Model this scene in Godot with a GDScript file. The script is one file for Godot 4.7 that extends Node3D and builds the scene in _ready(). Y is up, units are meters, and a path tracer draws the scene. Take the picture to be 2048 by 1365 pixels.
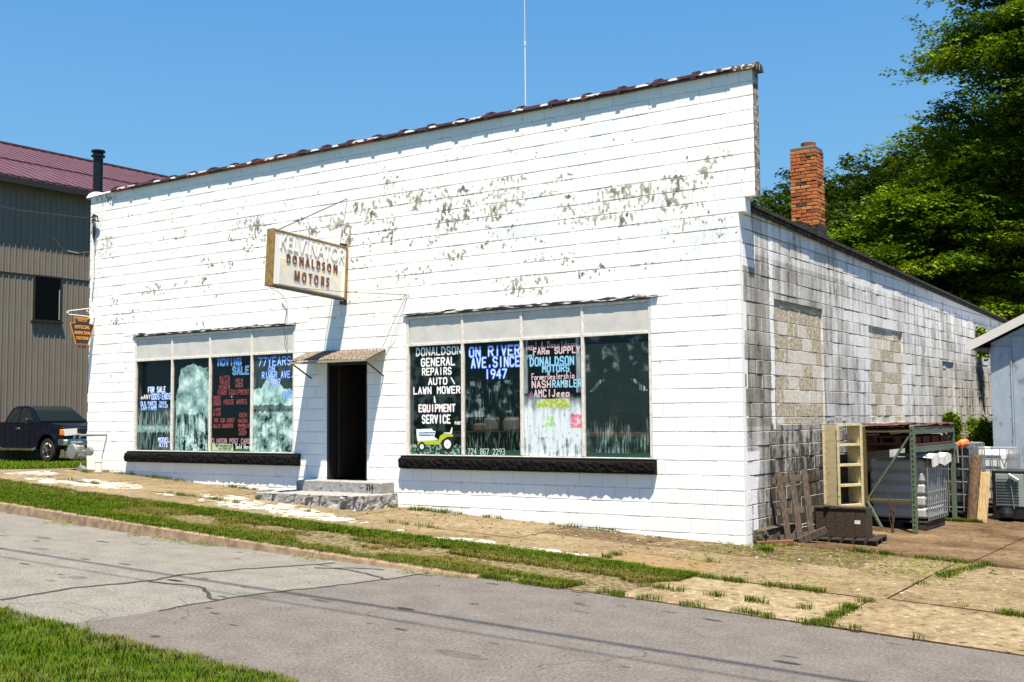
extends Node3D
# A white painted block storefront on a sloping street, seen from the lawn across the road.

const COURSE := 0.2032
const TOP := 6.7056
const WIDTH := 14.86

var taken := {}
var mats := {}
var block_cache := {}
var brush_cache := {}
var rng := RandomNumberGenerator.new()

# ------------------------------------------------------------------ helpers
func lin(r: float, g: float, b: float) -> Color:
	return Color(r, g, b).linear_to_srgb()

func numbered(called: String) -> String:
	var n: int = taken.get(called, -1) + 1
	taken[called] = n
	return called if n == 0 else "%s_%03d" % [called, n]

func thing(called: String, label: String, category: String, at := Vector3.ZERO, group := "") -> Node3D:
	var o := Node3D.new()
	o.name = numbered(called)
	add_child(o)
	o.position = at
	tag(o, label, category, group)
	return o

func tag(o: Node, label: String, category: String, group := "", kind := "") -> void:
	if label != "": o.set_meta("label", label)
	if category != "": o.set_meta("category", category)
	if group != "": o.set_meta("group", group)
	if kind != "": o.set_meta("kind", kind)

func part(called: String, mesh: Mesh, m: Material, parent: Node, at := Vector3.ZERO, turn := Vector3.ZERO) -> MeshInstance3D:
	var o := MeshInstance3D.new()
	o.name = called
	o.mesh = mesh
	o.material_override = m
	o.position = at
	o.rotation = turn
	parent.add_child(o, true)
	return o

func structure(called: String, mesh: Mesh, m: Material) -> MeshInstance3D:
	var o := MeshInstance3D.new()
	o.name = numbered(called)
	o.mesh = mesh
	o.material_override = m
	add_child(o)
	o.set_meta("kind", "structure")
	return o

func mb() -> SurfaceTool:
	var st := SurfaceTool.new()
	st.begin(Mesh.PRIMITIVE_TRIANGLES)
	st.set_smooth_group(-1)
	return st

func done(st: SurfaceTool) -> ArrayMesh:
	st.generate_normals()
	return st.commit()

func tri(st: SurfaceTool, a: Vector3, b: Vector3, c: Vector3) -> void:
	st.add_vertex(a); st.add_vertex(b); st.add_vertex(c)

func quad(st: SurfaceTool, a: Vector3, b: Vector3, c: Vector3, d: Vector3) -> void:
	tri(st, a, b, c); tri(st, a, c, d)

func bx(st: SurfaceTool, at: Vector3, size: Vector3, b := Basis.IDENTITY) -> void:
	var h := size * 0.5
	var p := []
	for i in 8:
		p.append(at + b * Vector3(h.x if i & 1 else -h.x, h.y if i & 2 else -h.y, h.z if i & 4 else -h.z))
	for f in [[4, 6, 7, 5], [1, 3, 2, 0], [5, 7, 3, 1], [0, 2, 6, 4], [6, 2, 3, 7], [0, 4, 5, 1]]:
		quad(st, p[f[0]], p[f[1]], p[f[2]], p[f[3]])

# box with every edge chamfered by c
func cbx(st: SurfaceTool, at: Vector3, size: Vector3, c: float, b := Basis.IDENTITY) -> void:
	var h := size * 0.5
	var v := {}
	for sx in [-1, 1]:
		for sy in [-1, 1]:
			for sz in [-1, 1]:
				var s := Vector3(sx, sy, sz)
				for ax in 3:
					var q := Vector3(h.x - c, h.y - c, h.z - c)
					q[ax] = h[ax]
					v[[sx, sy, sz, ax]] = at + b * (q * s)
	for ax in 3:
		var u := (ax + 1) % 3
		var w := (ax + 2) % 3
		for s in [-1, 1]:
			var k := []
			for e in [[-1, -1], [1, -1], [1, 1], [-1, 1]]:
				var key := [0, 0, 0, ax]
				key[ax] = s; key[u] = e[0]; key[w] = e[1]
				k.append(v[key])
			if s > 0: k.reverse()
			quad(st, k[0], k[1], k[2], k[3])
		# edges parallel to ax
		for e in [[-1, -1], [1, -1], [1, 1], [-1, 1]]:
			var k := []
			for s in [-1, 1]:
				for side in [u, w]:
					var key := [0, 0, 0, side]
					key[ax] = s; key[u] = e[0]; key[w] = e[1]
					k.append(v[key])
			if e[0] * e[1] > 0: quad(st, k[0], k[1], k[3], k[2])
			else: quad(st, k[2], k[3], k[1], k[0])
	for sx in [-1, 1]:
		for sy in [-1, 1]:
			for sz in [-1, 1]:
				var a: Vector3 = v[[sx, sy, sz, 0]]
				var bb: Vector3 = v[[sx, sy, sz, 1]]
				var cc: Vector3 = v[[sx, sy, sz, 2]]
				if sx * sy * sz > 0: tri(st, a, cc, bb)
				else: tri(st, a, bb, cc)

func box_mesh(size: Vector3, c := 0.004) -> ArrayMesh:
	var st := mb()
	cbx(st, Vector3.ZERO, size, c)
	return done(st)

func frame_of(d: Vector3) -> Basis:
	var z := d.normalized()
	var x := Vector3.UP.cross(z)
	if x.length() < 0.01: x = Vector3.RIGHT
	x = x.normalized()
	return Basis(x, z.cross(x), z)

func tube(st: SurfaceTool, pts: Array, r, seg := 8, closed_ends := true) -> void:
	var rings := []
	for i in pts.size():
		var d: Vector3 = (pts[min(i + 1, pts.size() - 1)] - pts[max(i - 1, 0)])
		var f := frame_of(d)
		var rr: float = r[i] if r is Array else r
		var ring := []
		for k in seg:
			var a := TAU * k / seg
			ring.append(pts[i] + f.x * cos(a) * rr + f.y * sin(a) * rr)
		rings.append(ring)
	for i in pts.size() - 1:
		for k in seg:
			quad(st, rings[i][k], rings[i][(k + 1) % seg], rings[i + 1][(k + 1) % seg], rings[i + 1][k])
	if closed_ends:
		for k in range(1, seg - 1):
			tri(st, rings[0][0], rings[0][k + 1], rings[0][k])
			var e: Array = rings[-1]
			tri(st, e[0], e[k], e[k + 1])

func bar(st: SurfaceTool, a: Vector3, b: Vector3, w: float, h: float) -> void:
	var f := frame_of(b - a)
	bx(st, (a + b) * 0.5, Vector3(w, h, (b - a).length()), f)

func lathe(st: SurfaceTool, at: Vector3, prof: Array, seg := 20, b := Basis.IDENTITY) -> void:
	for i in prof.size() - 1:
		for k in seg:
			var a0 := TAU * k / seg
			var a1 := TAU * (k + 1) / seg
			var p0: Vector2 = prof[i]
			var p1: Vector2 = prof[i + 1]
			quad(st, at + b * Vector3(cos(a0) * p0.x, p0.y, sin(a0) * p0.x), at + b * Vector3(cos(a1) * p0.x, p0.y, sin(a1) * p0.x), at + b * Vector3(cos(a1) * p1.x, p1.y, sin(a1) * p1.x), at + b * Vector3(cos(a0) * p1.x, p1.y, sin(a0) * p1.x))

func prism(st: SurfaceTool, poly: PackedVector2Array, z0: float, z1: float, b := Basis.IDENTITY, at := Vector3.ZERO) -> void:
	var idx := Geometry2D.triangulate_polygon(poly)
	for i in range(0, idx.size(), 3):
		var a := poly[idx[i]]; var c := poly[idx[i + 1]]; var d := poly[idx[i + 2]]
		tri(st, at + b * Vector3(a.x, a.y, z1), at + b * Vector3(c.x, c.y, z1), at + b * Vector3(d.x, d.y, z1))
		tri(st, at + b * Vector3(a.x, a.y, z0), at + b * Vector3(d.x, d.y, z0), at + b * Vector3(c.x, c.y, z0))
	for i in poly.size():
		var a := poly[i]; var c := poly[(i + 1) % poly.size()]
		quad(st, at + b * Vector3(a.x, a.y, z0), at + b * Vector3(c.x, c.y, z0), at + b * Vector3(c.x, c.y, z1), at + b * Vector3(a.x, a.y, z1))

func lettering(called: String, words: String, parent: Node, m: Material, at: Vector3, turn: Vector3, w: float, h: float, depth: float, bold := true) -> MeshInstance3D:
	var t := TextMesh.new()
	var f := SystemFont.new()
	f.font_names = PackedStringArray(["Droid Sans"])
	f.font_weight = 700 if bold else 400
	t.font = f
	t.text = words
	t.font_size = 32
	t.pixel_size = 0.01
	t.depth = 0.05
	var ab := t.get_aabb()
	var o := MeshInstance3D.new()
	o.name = called
	o.mesh = t
	o.material_override = m
	parent.add_child(o, true)
	o.transform = Transform3D(Basis.from_euler(turn) * Basis.from_scale(Vector3(w / ab.size.x, h / ab.size.y, depth / ab.size.z)), at)
	var c := ab.get_center()
	o.position = at - o.transform.basis * Vector3(c.x, c.y, 0)
	return o

# ------------------------------------------------------------------ materials
func mat(key: String, c: Color, rough := 0.85, metal := 0.0, spec := 0.5) -> StandardMaterial3D:
	if mats.has(key): return mats[key]
	var m := StandardMaterial3D.new()
	m.albedo_color = c
	m.roughness = rough
	m.metallic = metal
	m.metallic_specular = spec
	mats[key] = m
	return m

func noise_tex(seed_: int, freq: float, cols: Array, offs: Array, size := 512, oct := 4, kind := FastNoiseLite.TYPE_SIMPLEX_SMOOTH) -> NoiseTexture2D:
	var n := FastNoiseLite.new()
	n.seed = seed_; n.frequency = freq; n.noise_type = kind; n.fractal_octaves = oct
	var t := NoiseTexture2D.new()
	t.width = size; t.height = size; t.seamless = true; t.noise = n
	var g := Gradient.new()
	g.colors = PackedColorArray(cols); g.offsets = PackedFloat32Array(offs)
	t.color_ramp = g
	return t

func grainy(key: String, seed_: int, freq: float, cols: Array, offs: Array, scale: Vector3, rough := 0.85, bump := 0.3, metal := 0.0) -> StandardMaterial3D:
	if mats.has(key): return mats[key]
	var m := StandardMaterial3D.new()
	m.albedo_texture = noise_tex(seed_, freq, cols, offs)
	m.uv1_triplanar = true; m.uv1_world_triplanar = true
	m.uv1_scale = scale
	m.roughness = rough; m.metallic = metal
	if bump > 0.0:
		m.heightmap_enabled = true
		m.heightmap_texture = noise_tex(seed_ + 7, freq * 1.7, [Color.BLACK, Color.WHITE], [0.2, 0.8], 256)
		m.heightmap_scale = bump
	mats[key] = m
	return m

func noise_bytes(seed_: int, freq: float, w: int, h: int, oct := 4, sx := 1.0, sy := 1.0, warp := 0.0) -> PackedByteArray:
	var n := FastNoiseLite.new()
	n.seed = seed_; n.frequency = freq; n.fractal_octaves = oct
	if warp > 0.0:
		n.domain_warp_enabled = true
		n.domain_warp_amplitude = warp
		n.domain_warp_frequency = 0.02
	var a := maxi(8, int(w * sx)); var b := maxi(8, int(h * sy))
	var im := n.get_image(a, b)
	if a != w or b != h: im.resize(w, h, Image.INTERPOLATE_CUBIC)
	im.convert(Image.FORMAT_L8)
	return im.get_data()

func image_mat(im: Image, scale: Vector3, offset: Vector3, rough: float, height: Image = null, hs := 0.3) -> StandardMaterial3D:
	im.generate_mipmaps()
	var m := StandardMaterial3D.new()
	m.albedo_texture = ImageTexture.create_from_image(im)
	m.uv1_triplanar = true; m.uv1_world_triplanar = true
	m.uv1_triplanar_sharpness = 8.0
	m.uv1_scale = scale; m.uv1_offset = offset
	m.roughness = rough
	m.metallic_specular = 0.3
	if height:
		m.heightmap_enabled = true
		m.heightmap_texture = ImageTexture.create_from_image(height)
		m.heightmap_scale = hs
	return m

# ------------------------------------------------------------------ the lie of the land
func G(x: float, z: float) -> float:
	var t := -x
	var y := 0.0
	if t <= 0.0: y = 0.08 + 0.045 * maxf(t, -14.0)
	elif t < 15.0: y = 0.08 + 0.045 * t + 0.0004 * t * t
	else: y = 0.845 - 0.029 * minf(t - 15.0, 12.0)
	return y - 0.02 * clampf(z, 0.0, 4.3)

func drop(x: float) -> float:
	return lerpf(0.015, 0.13, clampf((-x - 1.2) / 6.0, 0.0, 1.0))

func road_y(x: float, z: float) -> float:
	var k := clampf((z - 4.3) / 4.2, 0.0, 1.0)
	return G(x, 4.3) - drop(x) * (1.0 - k) - 0.1 * k + 0.03 * sin(k * PI)

func terrain_y(x: float, z: float) -> float:
	if z < 4.3: return G(x, z) - 0.07
	if z < 8.5: return road_y(x, z) - 0.06
	return road_y(x, 8.5) - 0.03 + 0.02 * minf(z - 8.5, 12.0)
# where the paint has come off the front: x, y, half width, half height, how much
const PEEL := [
	[-10.05,5.44,0.36,0.17,1.00], [-9.71,5.55,0.22,0.13,1.00], [-9.33,5.27,0.26,0.13,0.80], [-8.54,5.41,0.20,0.09,0.75], [-8.04,5.32,0.37,0.09,0.90], [-7.69,5.38,0.31,0.14,1.15], [-7.43,5.28,0.17,0.18,0.90], [-8.31,5.26,0.33,0.11,0.90],
	[-8.86,5.17,0.18,0.07,0.70], [-7.31,5.00,0.14,0.12,0.80], [-7.05,5.46,0.21,0.19,0.85], [-6.72,5.51,0.23,0.18,0.80], [-6.32,5.58,0.29,0.17,0.75], [-6.38,5.91,0.11,0.16,0.70], [-5.82,5.54,0.28,0.14,0.95], [-5.45,5.53,0.32,0.15,0.90],
	[-5.02,5.44,0.35,0.17,0.75], [-4.61,5.43,0.28,0.13,0.80], [-4.06,5.33,0.39,0.16,1.00], [-4.16,5.18,0.29,0.13,1.05], [-4.41,5.16,0.20,0.11,0.85], [-3.49,5.30,0.24,0.10,0.80], [-3.07,5.33,0.18,0.08,0.75], [-3.77,5.61,0.38,0.06,0.70],
	[-2.93,5.51,0.27,0.06,0.65], [-5.08,5.07,0.41,0.13,0.65], [-4.87,5.09,0.20,0.20,0.75], [-5.40,4.90,0.63,0.13,0.50], [-6.61,5.10,0.34,0.23,0.50], [-7.07,4.71,0.19,0.26,0.55], [-5.83,4.34,0.32,0.08,0.55], [-4.98,4.56,0.27,0.10,0.55],
	[-3.97,4.75,0.57,0.16,0.40], [-3.69,3.93,0.45,0.13,0.85], [-3.13,4.28,0.36,0.11,0.45], [-2.22,5.03,0.26,0.14,1.00], [-2.05,5.15,0.29,0.11,1.00], [-1.71,5.16,0.22,0.10,1.15], [-1.46,5.17,0.20,0.10,1.00], [-1.13,5.17,0.32,0.12,0.85],
	[-0.81,4.94,0.27,0.14,0.85], [-0.69,5.11,0.19,0.10,0.95], [-0.49,5.30,0.11,0.09,1.00], [-0.26,5.48,0.18,0.07,0.80], [-0.38,5.39,0.15,0.10,0.80], [-2.40,4.83,0.35,0.11,0.85], [-1.97,4.78,0.30,0.09,0.80], [-1.38,4.68,0.24,0.12,0.70],
	[-0.98,4.60,0.24,0.09,0.60], [-0.44,4.40,0.20,0.11,0.55], [-2.84,5.03,0.22,0.17,0.70], [-1.56,4.07,0.16,0.06,0.60], [-1.93,4.40,0.05,0.10,0.80], [-1.38,4.94,0.48,0.12,0.70], [-0.59,4.63,0.23,0.10,0.50], [-2.32,4.02,0.26,0.08,0.30],
	[-3.31,3.90,0.18,0.11,0.60], [-14.44,6.57,0.24,0.17,1.10], [-14.15,6.56,0.17,0.06,0.80], [-14.26,5.61,0.17,0.13,1.10], [-14.36,5.42,0.24,0.11,0.60], [-12.83,5.41,0.13,0.06,0.60], [-12.34,4.52,0.40,0.10,0.50], [-12.81,4.46,0.22,0.12,0.55],
	[-10.99,4.87,0.43,0.12,0.45], [-10.63,4.84,0.20,0.14,0.60], [-11.21,4.54,0.44,0.14,0.35], [-11.90,5.55,0.15,0.08,0.50], [-13.67,6.14,0.17,0.06,0.50], [-14.09,4.33,0.17,0.08,0.60], [-13.69,4.00,0.33,0.13,0.75], [-9.86,5.06,0.19,0.11,0.50],
	[-9.59,4.84,0.13,0.09,0.50], [-9.05,4.33,0.26,0.09,0.35], [-7.25,4.02,0.12,0.12,0.40], [-6.38,4.22,0.33,0.10,0.35], [-6.16,3.94,0.18,0.07,0.80], [-7.42,4.03,0.24,0.12,0.40], [-4.08,3.56,0.19,0.03,0.50],
]

# ------------------------------------------------------------------ computed surfaces
func facade_material() -> StandardMaterial3D:
	var w := 2048; var h := 880
	var x0 := -15.2; var sx := 15.8; var sy := 6.8
	var fine := noise_bytes(11, 0.085, w, h, 5, 1.0, 0.7)
	var mid := noise_bytes(12, 0.016, w, h, 4)
	var low := noise_bytes(13, 0.004, w, h, 3)
	var grit := noise_bytes(14, 0.25, w, h, 2)
	var field := PackedFloat32Array()
	field.resize(w * h)
	for p in PEEL:
		var cx: float = (p[0] - x0) / sx * w
		var cy: float = h - p[1] / sy * h
		var rx: float = p[2] / sx * w * 1.45
		var ry: float = p[3] / sy * h * 1.45
		for j in range(maxi(0, int(cy - ry)), mini(h, int(cy + ry) + 1)):
			var dy := (j - cy) / ry
			for i in range(maxi(0, int(cx - rx)), mini(w, int(cx + rx) + 1)):
				var dx := (i - cx) / rx
				var d := 1.0 - dx * dx - dy * dy
				if d > 0.0:
					var k := j * w + i
					field[k] = maxf(field[k], sqrt(d) * p[4])
	var rgb := PackedByteArray(); rgb.resize(w * h * 3)
	var hgt := PackedByteArray(); hgt.resize(w * h)
	for j in h:
		var y := (h - j - 0.5) / h * sy
		var course := fposmod(y, COURSE) / COURSE
		var near_joint := absf(course - 0.5) > 0.44
		var row := int(floor(y / COURSE))
		var block_tone := 0.5
		# joints start from the right-hand corner, half a block out on every other course
		var corner := (0.0 - x0 if y < 4.674 else (0.1 - x0 if y < 4.878 else 0.25 - x0)) / sx * w
		var next_x := fposmod(corner + (26.34 if row % 2 == 0 else 0.0), 52.68)
		for i in w:
			var k := j * w + i
			var f := float(fine[k]) / 255.0
			var m := float(mid[k]) / 255.0
			var l := float(low[k]) / 255.0
			var g := float(grit[k]) / 255.0
			var d := field[k]
			var n := 0.58 * f + 0.42 * m
			var bare := n < 0.255 + 0.225 * d and d > 0.02
			var thin := d > 0.05 and 0.5 * m + 0.5 * l < 0.36 + 0.2 * d
			if not bare and f < 0.2 and m < 0.36 and y > 2.6 and l < 0.5: bare = true
			var tone := 0.0
			if i >= next_x:
				next_x += 52.68
				block_tone = float(hash(row * 131 + int(next_x)) % 100) / 100.0
			tone = block_tone
			var r := 240.0 - 7.0 * (1.0 - l) + 5.0 * (g - 0.5) - 9.0 * tone
			var gg := 240.5 - 6.0 * (1.0 - l) + 5.0 * (g - 0.5) - 7.0 * tone
			var b := 240.0 - 4.0 * (1.0 - l) + 5.0 * (g - 0.5) - 3.0 * tone
			var hh := 170.0 + 34.0 * (f - 0.5) + 26.0 * (g - 0.5)
			if thin:
				r -= 5.0 + 26.0 * (0.5 - f); gg -= 4.0 + 24.0 * (0.5 - f); b -= 3.0 + 20.0 * (0.5 - f)
			if bare:
				var dark := clampf((0.40 - m) * 3.2, 0.0, 1.0)
				if f < 0.26: dark = minf(1.0, dark + 0.35)
				r = lerpf(186, 104, dark) + 34.0 * (g - 0.5)
				gg = lerpf(182, 100, dark) + 34.0 * (g - 0.5)
				b = lerpf(170, 92, dark) + 32.0 * (g - 0.5)
				hh = 60.0 + 50.0 * g
			elif near_joint and d > 0.3 and f < 0.5:
				r = 150; gg = 147; b = 140
			elif near_joint and m < 0.4 and y < 1.0 + 0.3 * l and f < 0.5:
				r = 206; gg = 198; b = 182
			rgb[k * 3] = clampi(int(r), 0, 255); rgb[k * 3 + 1] = clampi(int(gg), 0, 255); rgb[k * 3 + 2] = clampi(int(b), 0, 255)
			hgt[k] = clampi(int(hh), 0, 255)
	return image_mat(Image.create_from_data(w, h, false, Image.FORMAT_RGB8, rgb), Vector3(1.0 / sx, 1.0 / sy, 1.0 / sx), Vector3(-x0 / sx, 0, 0), 0.75, Image.create_from_data(w, h, false, Image.FORMAT_L8, hgt), 0.5)

func side_material() -> StandardMaterial3D:
	var w := 1536; var h := 416
	var sz := 18.2; var sy := 4.93
	var fine := noise_bytes(21, 0.06, w, h, 5)
	var streak := noise_bytes(22, 0.05, w, h, 4, 1.0, 0.12)
	var low := noise_bytes(23, 0.008, w, h, 3)
	var spots := noise_bytes(24, 0.16, w, h, 3)
	var rgb := PackedByteArray(); rgb.resize(w * h * 3)
	var hgt := PackedByteArray(); hgt.resize(w * h)
	for j in h:
		var y := (h - j - 0.5) / h * sy
		var row := int(floor(y / COURSE))
		for i in w:
			var k := j * w + i
			var z := (i + 0.5) / w * sz
			var f := float(fine[k]) / 255.0
			var s := float(streak[k]) / 255.0
			var l := float(low[k]) / 255.0
			var sp := float(spots[k]) / 255.0
			var col := int(floor((z + (0.203 if row % 2 else 0.0)) / 0.4064))
			var tone := float(hash(row * 977 + col * 31) % 1000) / 1000.0
			# weathered whitewash over grey block
			var white := (0.46 if z < 4.5 else 0.56) + 0.8 * (s - 0.5) + 0.5 * (l - 0.45) + 0.28 * (tone - 0.5)
			white += 0.26 * clampf((z - 2.6) / 3.0, 0.0, 1.0)
			if z < 1.05 and y > 1.7: white -= 0.28
			if y > 4.15: white += 0.28
			if z > 9.0 and y < 3.0: white -= 0.24
			white = clampf(white, 0.0, 1.0)
			var r := lerpf(122, 216, white); var g := lerpf(120, 218, white); var b := lerpf(114, 222, white)
			if s < 0.30 and f < 0.45:
				r *= 0.82; g *= 0.82; b *= 0.82
			# bricked-up openings in newer tan block
			var infill := (z > 1.24 and z < 3.32 and y > 1.72 and y < 3.57) or (z > 5.74 and z < 7.86 and y > 1.72 and y < 3.44)
			if infill:
				var old := z > 5.0
				var whiter := tone > (0.45 if old else 0.68)
				var c0 := Color8(200, 197, 190) if whiter else Color8(168, 160, 141)
				var gr := 42.0 * (sp - 0.5)
				r = c0.r8 + gr; g = c0.g8 + gr; b = c0.b8 + gr * 0.9
				if sp > 0.6 and f > 0.42:
					r = 198; g = 192; b = 180
			if z > 10.9 and z < 11.9 and y > 1.2 and y < 3.0:
				r = 196 + 40.0 * (s - 0.6); g = r + 1; b = r + 3
			# white drip strip and painted return at the front corner
			if absf(z - 1.13 - 0.05 * (f - 0.5)) < 0.075 + 0.05 * (l - 0.5) and y > 1.65:
				r = 226; g = 229; b = 236
			if z < 0.5 + 0.3 * (s - 0.5) and (y < 1.35 or y > 3.95):
				r = 226; g = 227; b = 230
			# mould near the ground
			var mould := (0.98 if z > 0.9 and z < 5.5 else 0.7) - (y - 0.05) * 0.34 + 0.7 * (s - 0.5) + 0.4 * (f - 0.5)
			if z < 0.9: mould -= 0.42 * (1.0 - z)
			if infill: mould -= 0.3
			if y < 1.75 and mould > 0.42:
				var a := clampf((mould - 0.42) * 3.0, 0.0, 0.85)
				r = lerpf(r, 50, a); g = lerpf(g, 46, a); b = lerpf(b, 38, a)
			var gn := 16.0 * (sp - 0.5)
			rgb[k * 3] = clampi(int(r + gn), 0, 255); rgb[k * 3 + 1] = clampi(int(g + gn), 0, 255); rgb[k * 3 + 2] = clampi(int(b + gn), 0, 255)
			hgt[k] = clampi(int(120 + 70.0 * (sp - 0.5) + 60.0 * (f - 0.5)), 0, 255)
	return image_mat(Image.create_from_data(w, h, false, Image.FORMAT_RGB8, rgb), Vector3(1.0 / sz, 1.0 / sy, 1.0 / sz), Vector3.ZERO, 0.9, Image.create_from_data(w, h, false, Image.FORMAT_L8, hgt), 0.8)

# tan concrete of the pavement and the lot, with worn white patches: x, z, half length, half width
const PATCHES := [
	[-14.96, 1.21, 0.62, 0.4], [-12.33, 1.43, 0.9, 0.42], [-9.16, 1.16, 0.5, 0.24], [-7.88, 1.53, 1.2, 0.42], [-6.51, 1.78, 0.66, 0.34], [-5.73, 1.85, 0.4, 0.2],
	[-3.54, 2.66, 0.12, 0.1], [-3.46, 2.28, 0.3, 0.2], [-3.12, 2.1, 0.34, 0.17], [-3.01, 2.5, 0.2, 0.1], [-2.22, 2.32, 0.26, 0.1], [-1.88, 2.13, 0.28, 0.1], [-1.51, 2.15, 0.24, 0.1], [-13.36, 1.81, 0.6, 0.24], [-10.2, 1.6, 0.2, 0.1], [-4.4, 2.0, 0.16, 0.06],
]
func road_image() -> Image:
	var w := 2048; var h := 512
	var grit := noise_bytes(81, 0.42, w, h, 2)
	var fleck := noise_bytes(82, 0.3, w, h, 1)
	var mid := noise_bytes(83, 0.02, w, h, 5)
	var px := PackedFloat32Array(); px.resize(w * h)
	for k in w * h:
		var g := float(grit[k]) / 255.0; var f := float(fleck[k]) / 255.0; var m := float(mid[k]) / 255.0
		var v := 0.80 + 0.26 * (g - 0.5) + 0.12 * (m - 0.5)
		if f > 0.80: v += 0.14
		elif f < 0.2: v -= 0.16
		px[k] = v
	var r := RandomNumberGenerator.new(); r.seed = 8
	# oil spots and smudges
	for i in 150:
		var c := Vector2(r.randf() * w, r.randf() * h)
		var a := r.randf_range(2.0, 5.0) if i % 9 else r.randf_range(7.0, 16.0)
		var sx := r.randf_range(1.2, 3.2)
		var deep := r.randf_range(0.12, 0.45) if i % 9 else r.randf_range(0.08, 0.2)
		for j in range(maxi(0, int(c.y - a)), mini(h, int(c.y + a) + 1)):
			for x in range(maxi(0, int(c.x - a * sx)), mini(w, int(c.x + a * sx) + 1)):
				var d := pow((x - c.x) / (a * sx), 2) + pow((j - c.y) / a, 2)
				var n := float(mid[j * w + x]) / 255.0
				if d < 0.4 + n * 0.8: px[j * w + x] -= deep
	# hairline cracks
	for i in 16:
		var p := Vector2(r.randf() * w, r.randf() * h)
		var a := r.randf() * TAU
		for s in r.randi_range(60, 260):
			a += r.randf_range(-0.35, 0.35)
			p += Vector2(cos(a) * 1.4, sin(a) * 0.9)
			var x := int(p.x); var y := int(p.y)
			if x < 1 or y < 1 or x >= w - 1 or y >= h - 1: break
			px[y * w + x] -= 0.22
			if s % 3: px[y * w + x + 1] -= 0.12
	var out := PackedByteArray(); out.resize(w * h * 3)
	for k in w * h:
		var v := clampi(int(px[k] * 255.0), 0, 255)
		out[k * 3] = v; out[k * 3 + 1] = v; out[k * 3 + 2] = v
	return Image.create_from_data(w, h, false, Image.FORMAT_RGB8, out)

func concrete_material() -> StandardMaterial3D:
	var w := 1536; var h := 896
	var x0 := -16.0; var sx := 24.0; var z0 := -9.4; var sz := 14.0
	var fine := noise_bytes(31, 0.11, w, h, 4)
	var mid := noise_bytes(32, 0.03, w, h, 4)
	var low := noise_bytes(33, 0.008, w, h, 3)
	var grit := noise_bytes(34, 0.4, w, h, 1)
	var field := PackedFloat32Array(); field.resize(w * h)
	for p in PATCHES:
		var cx: float = (p[0] - x0) / sx * w
		var cy: float = (p[1] - z0) / sz * h
		var rx: float = p[2] / sx * w * 1.2
		var ry: float = p[3] / sz * h * 1.2
		for j in range(maxi(0, int(cy - ry)), mini(h, int(cy + ry) + 1)):
			for i in range(maxi(0, int(cx - rx)), mini(w, int(cx + rx) + 1)):
				var d := 1.0 - pow((i - cx) / rx, 2) - pow((j - cy) / ry, 2)
				if d > 0.0: field[j * w + i] = maxf(field[j * w + i], d)
	var rgb := PackedByteArray(); rgb.resize(w * h * 3)
	var hgt := PackedByteArray(); hgt.resize(w * h)
	for j in h:
		var z := z0 + (j + 0.5) / h * sz
		for i in w:
			var k := j * w + i
			var x := x0 + (i + 0.5) / w * sx
			var f := float(fine[k]) / 255.0 - 0.5
			var m := float(mid[k]) / 255.0 - 0.5
			var l := float(low[k]) / 255.0 - 0.5
			var g := float(grit[k]) / 255.0 - 0.5
			var c := Vector3(115, 102, 79)
			c += Vector3(26, 25, 22) * m + Vector3(26, 28, 28) * l + Vector3(22, 22, 20) * f + Vector3(22, 22, 22) * g
			if x > 0.3 and z > 2.55: c += Vector3(7, 7, 7) + Vector3(16, 16, 14) * f
			if x > -1.0 and x < 0.45 and z > 1.55 and z < 2.6: c = Vector3(122, 103, 75) + Vector3(14, 14, 12) * f
			if x > -2.8 and z < 0.9 and z > -0.6 and x < 1.8 and m > -0.12: c -= Vector3(30, 30, 26)
			if z < -0.5: c += Vector3(-22, -26, -22) + Vector3(30, 26, 20) * l
			if x < -4.4 and m < -0.14 and z > 1.2: c = c * 0.5 + Vector3(62, 60, 56)
			var d := field[k]
			var hh := 120.0 + 110.0 * f + 60.0 * g
			if d > 0.0 and d + 2.8 * m + 2.2 * f > 0.42:
				c = Vector3(166, 164, 158) + Vector3(30, 30, 30) * f + Vector3(20, 18, 10) * l + Vector3(20, 20, 20) * g
				hh = 170.0 + 30.0 * g
			if f < -0.27: c *= 0.72
			if g > 0.36 and f > 0.08: c += Vector3(44, 44, 44)
			rgb[k * 3] = clampi(int(c.x), 0, 255); rgb[k * 3 + 1] = clampi(int(c.y), 0, 255); rgb[k * 3 + 2] = clampi(int(c.z), 0, 255)
			hgt[k] = clampi(int(hh), 0, 255)
	# plane across y: u = x, v = z
	return image_mat(Image.create_from_data(w, h, false, Image.FORMAT_RGB8, rgb), Vector3(1.0 / sx, 1.0 / sz, 1.0 / sz), Vector3(-x0 / sx, 0, -z0 / sz), 0.92, Image.create_from_data(w, h, false, Image.FORMAT_L8, hgt), 0.6)

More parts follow.
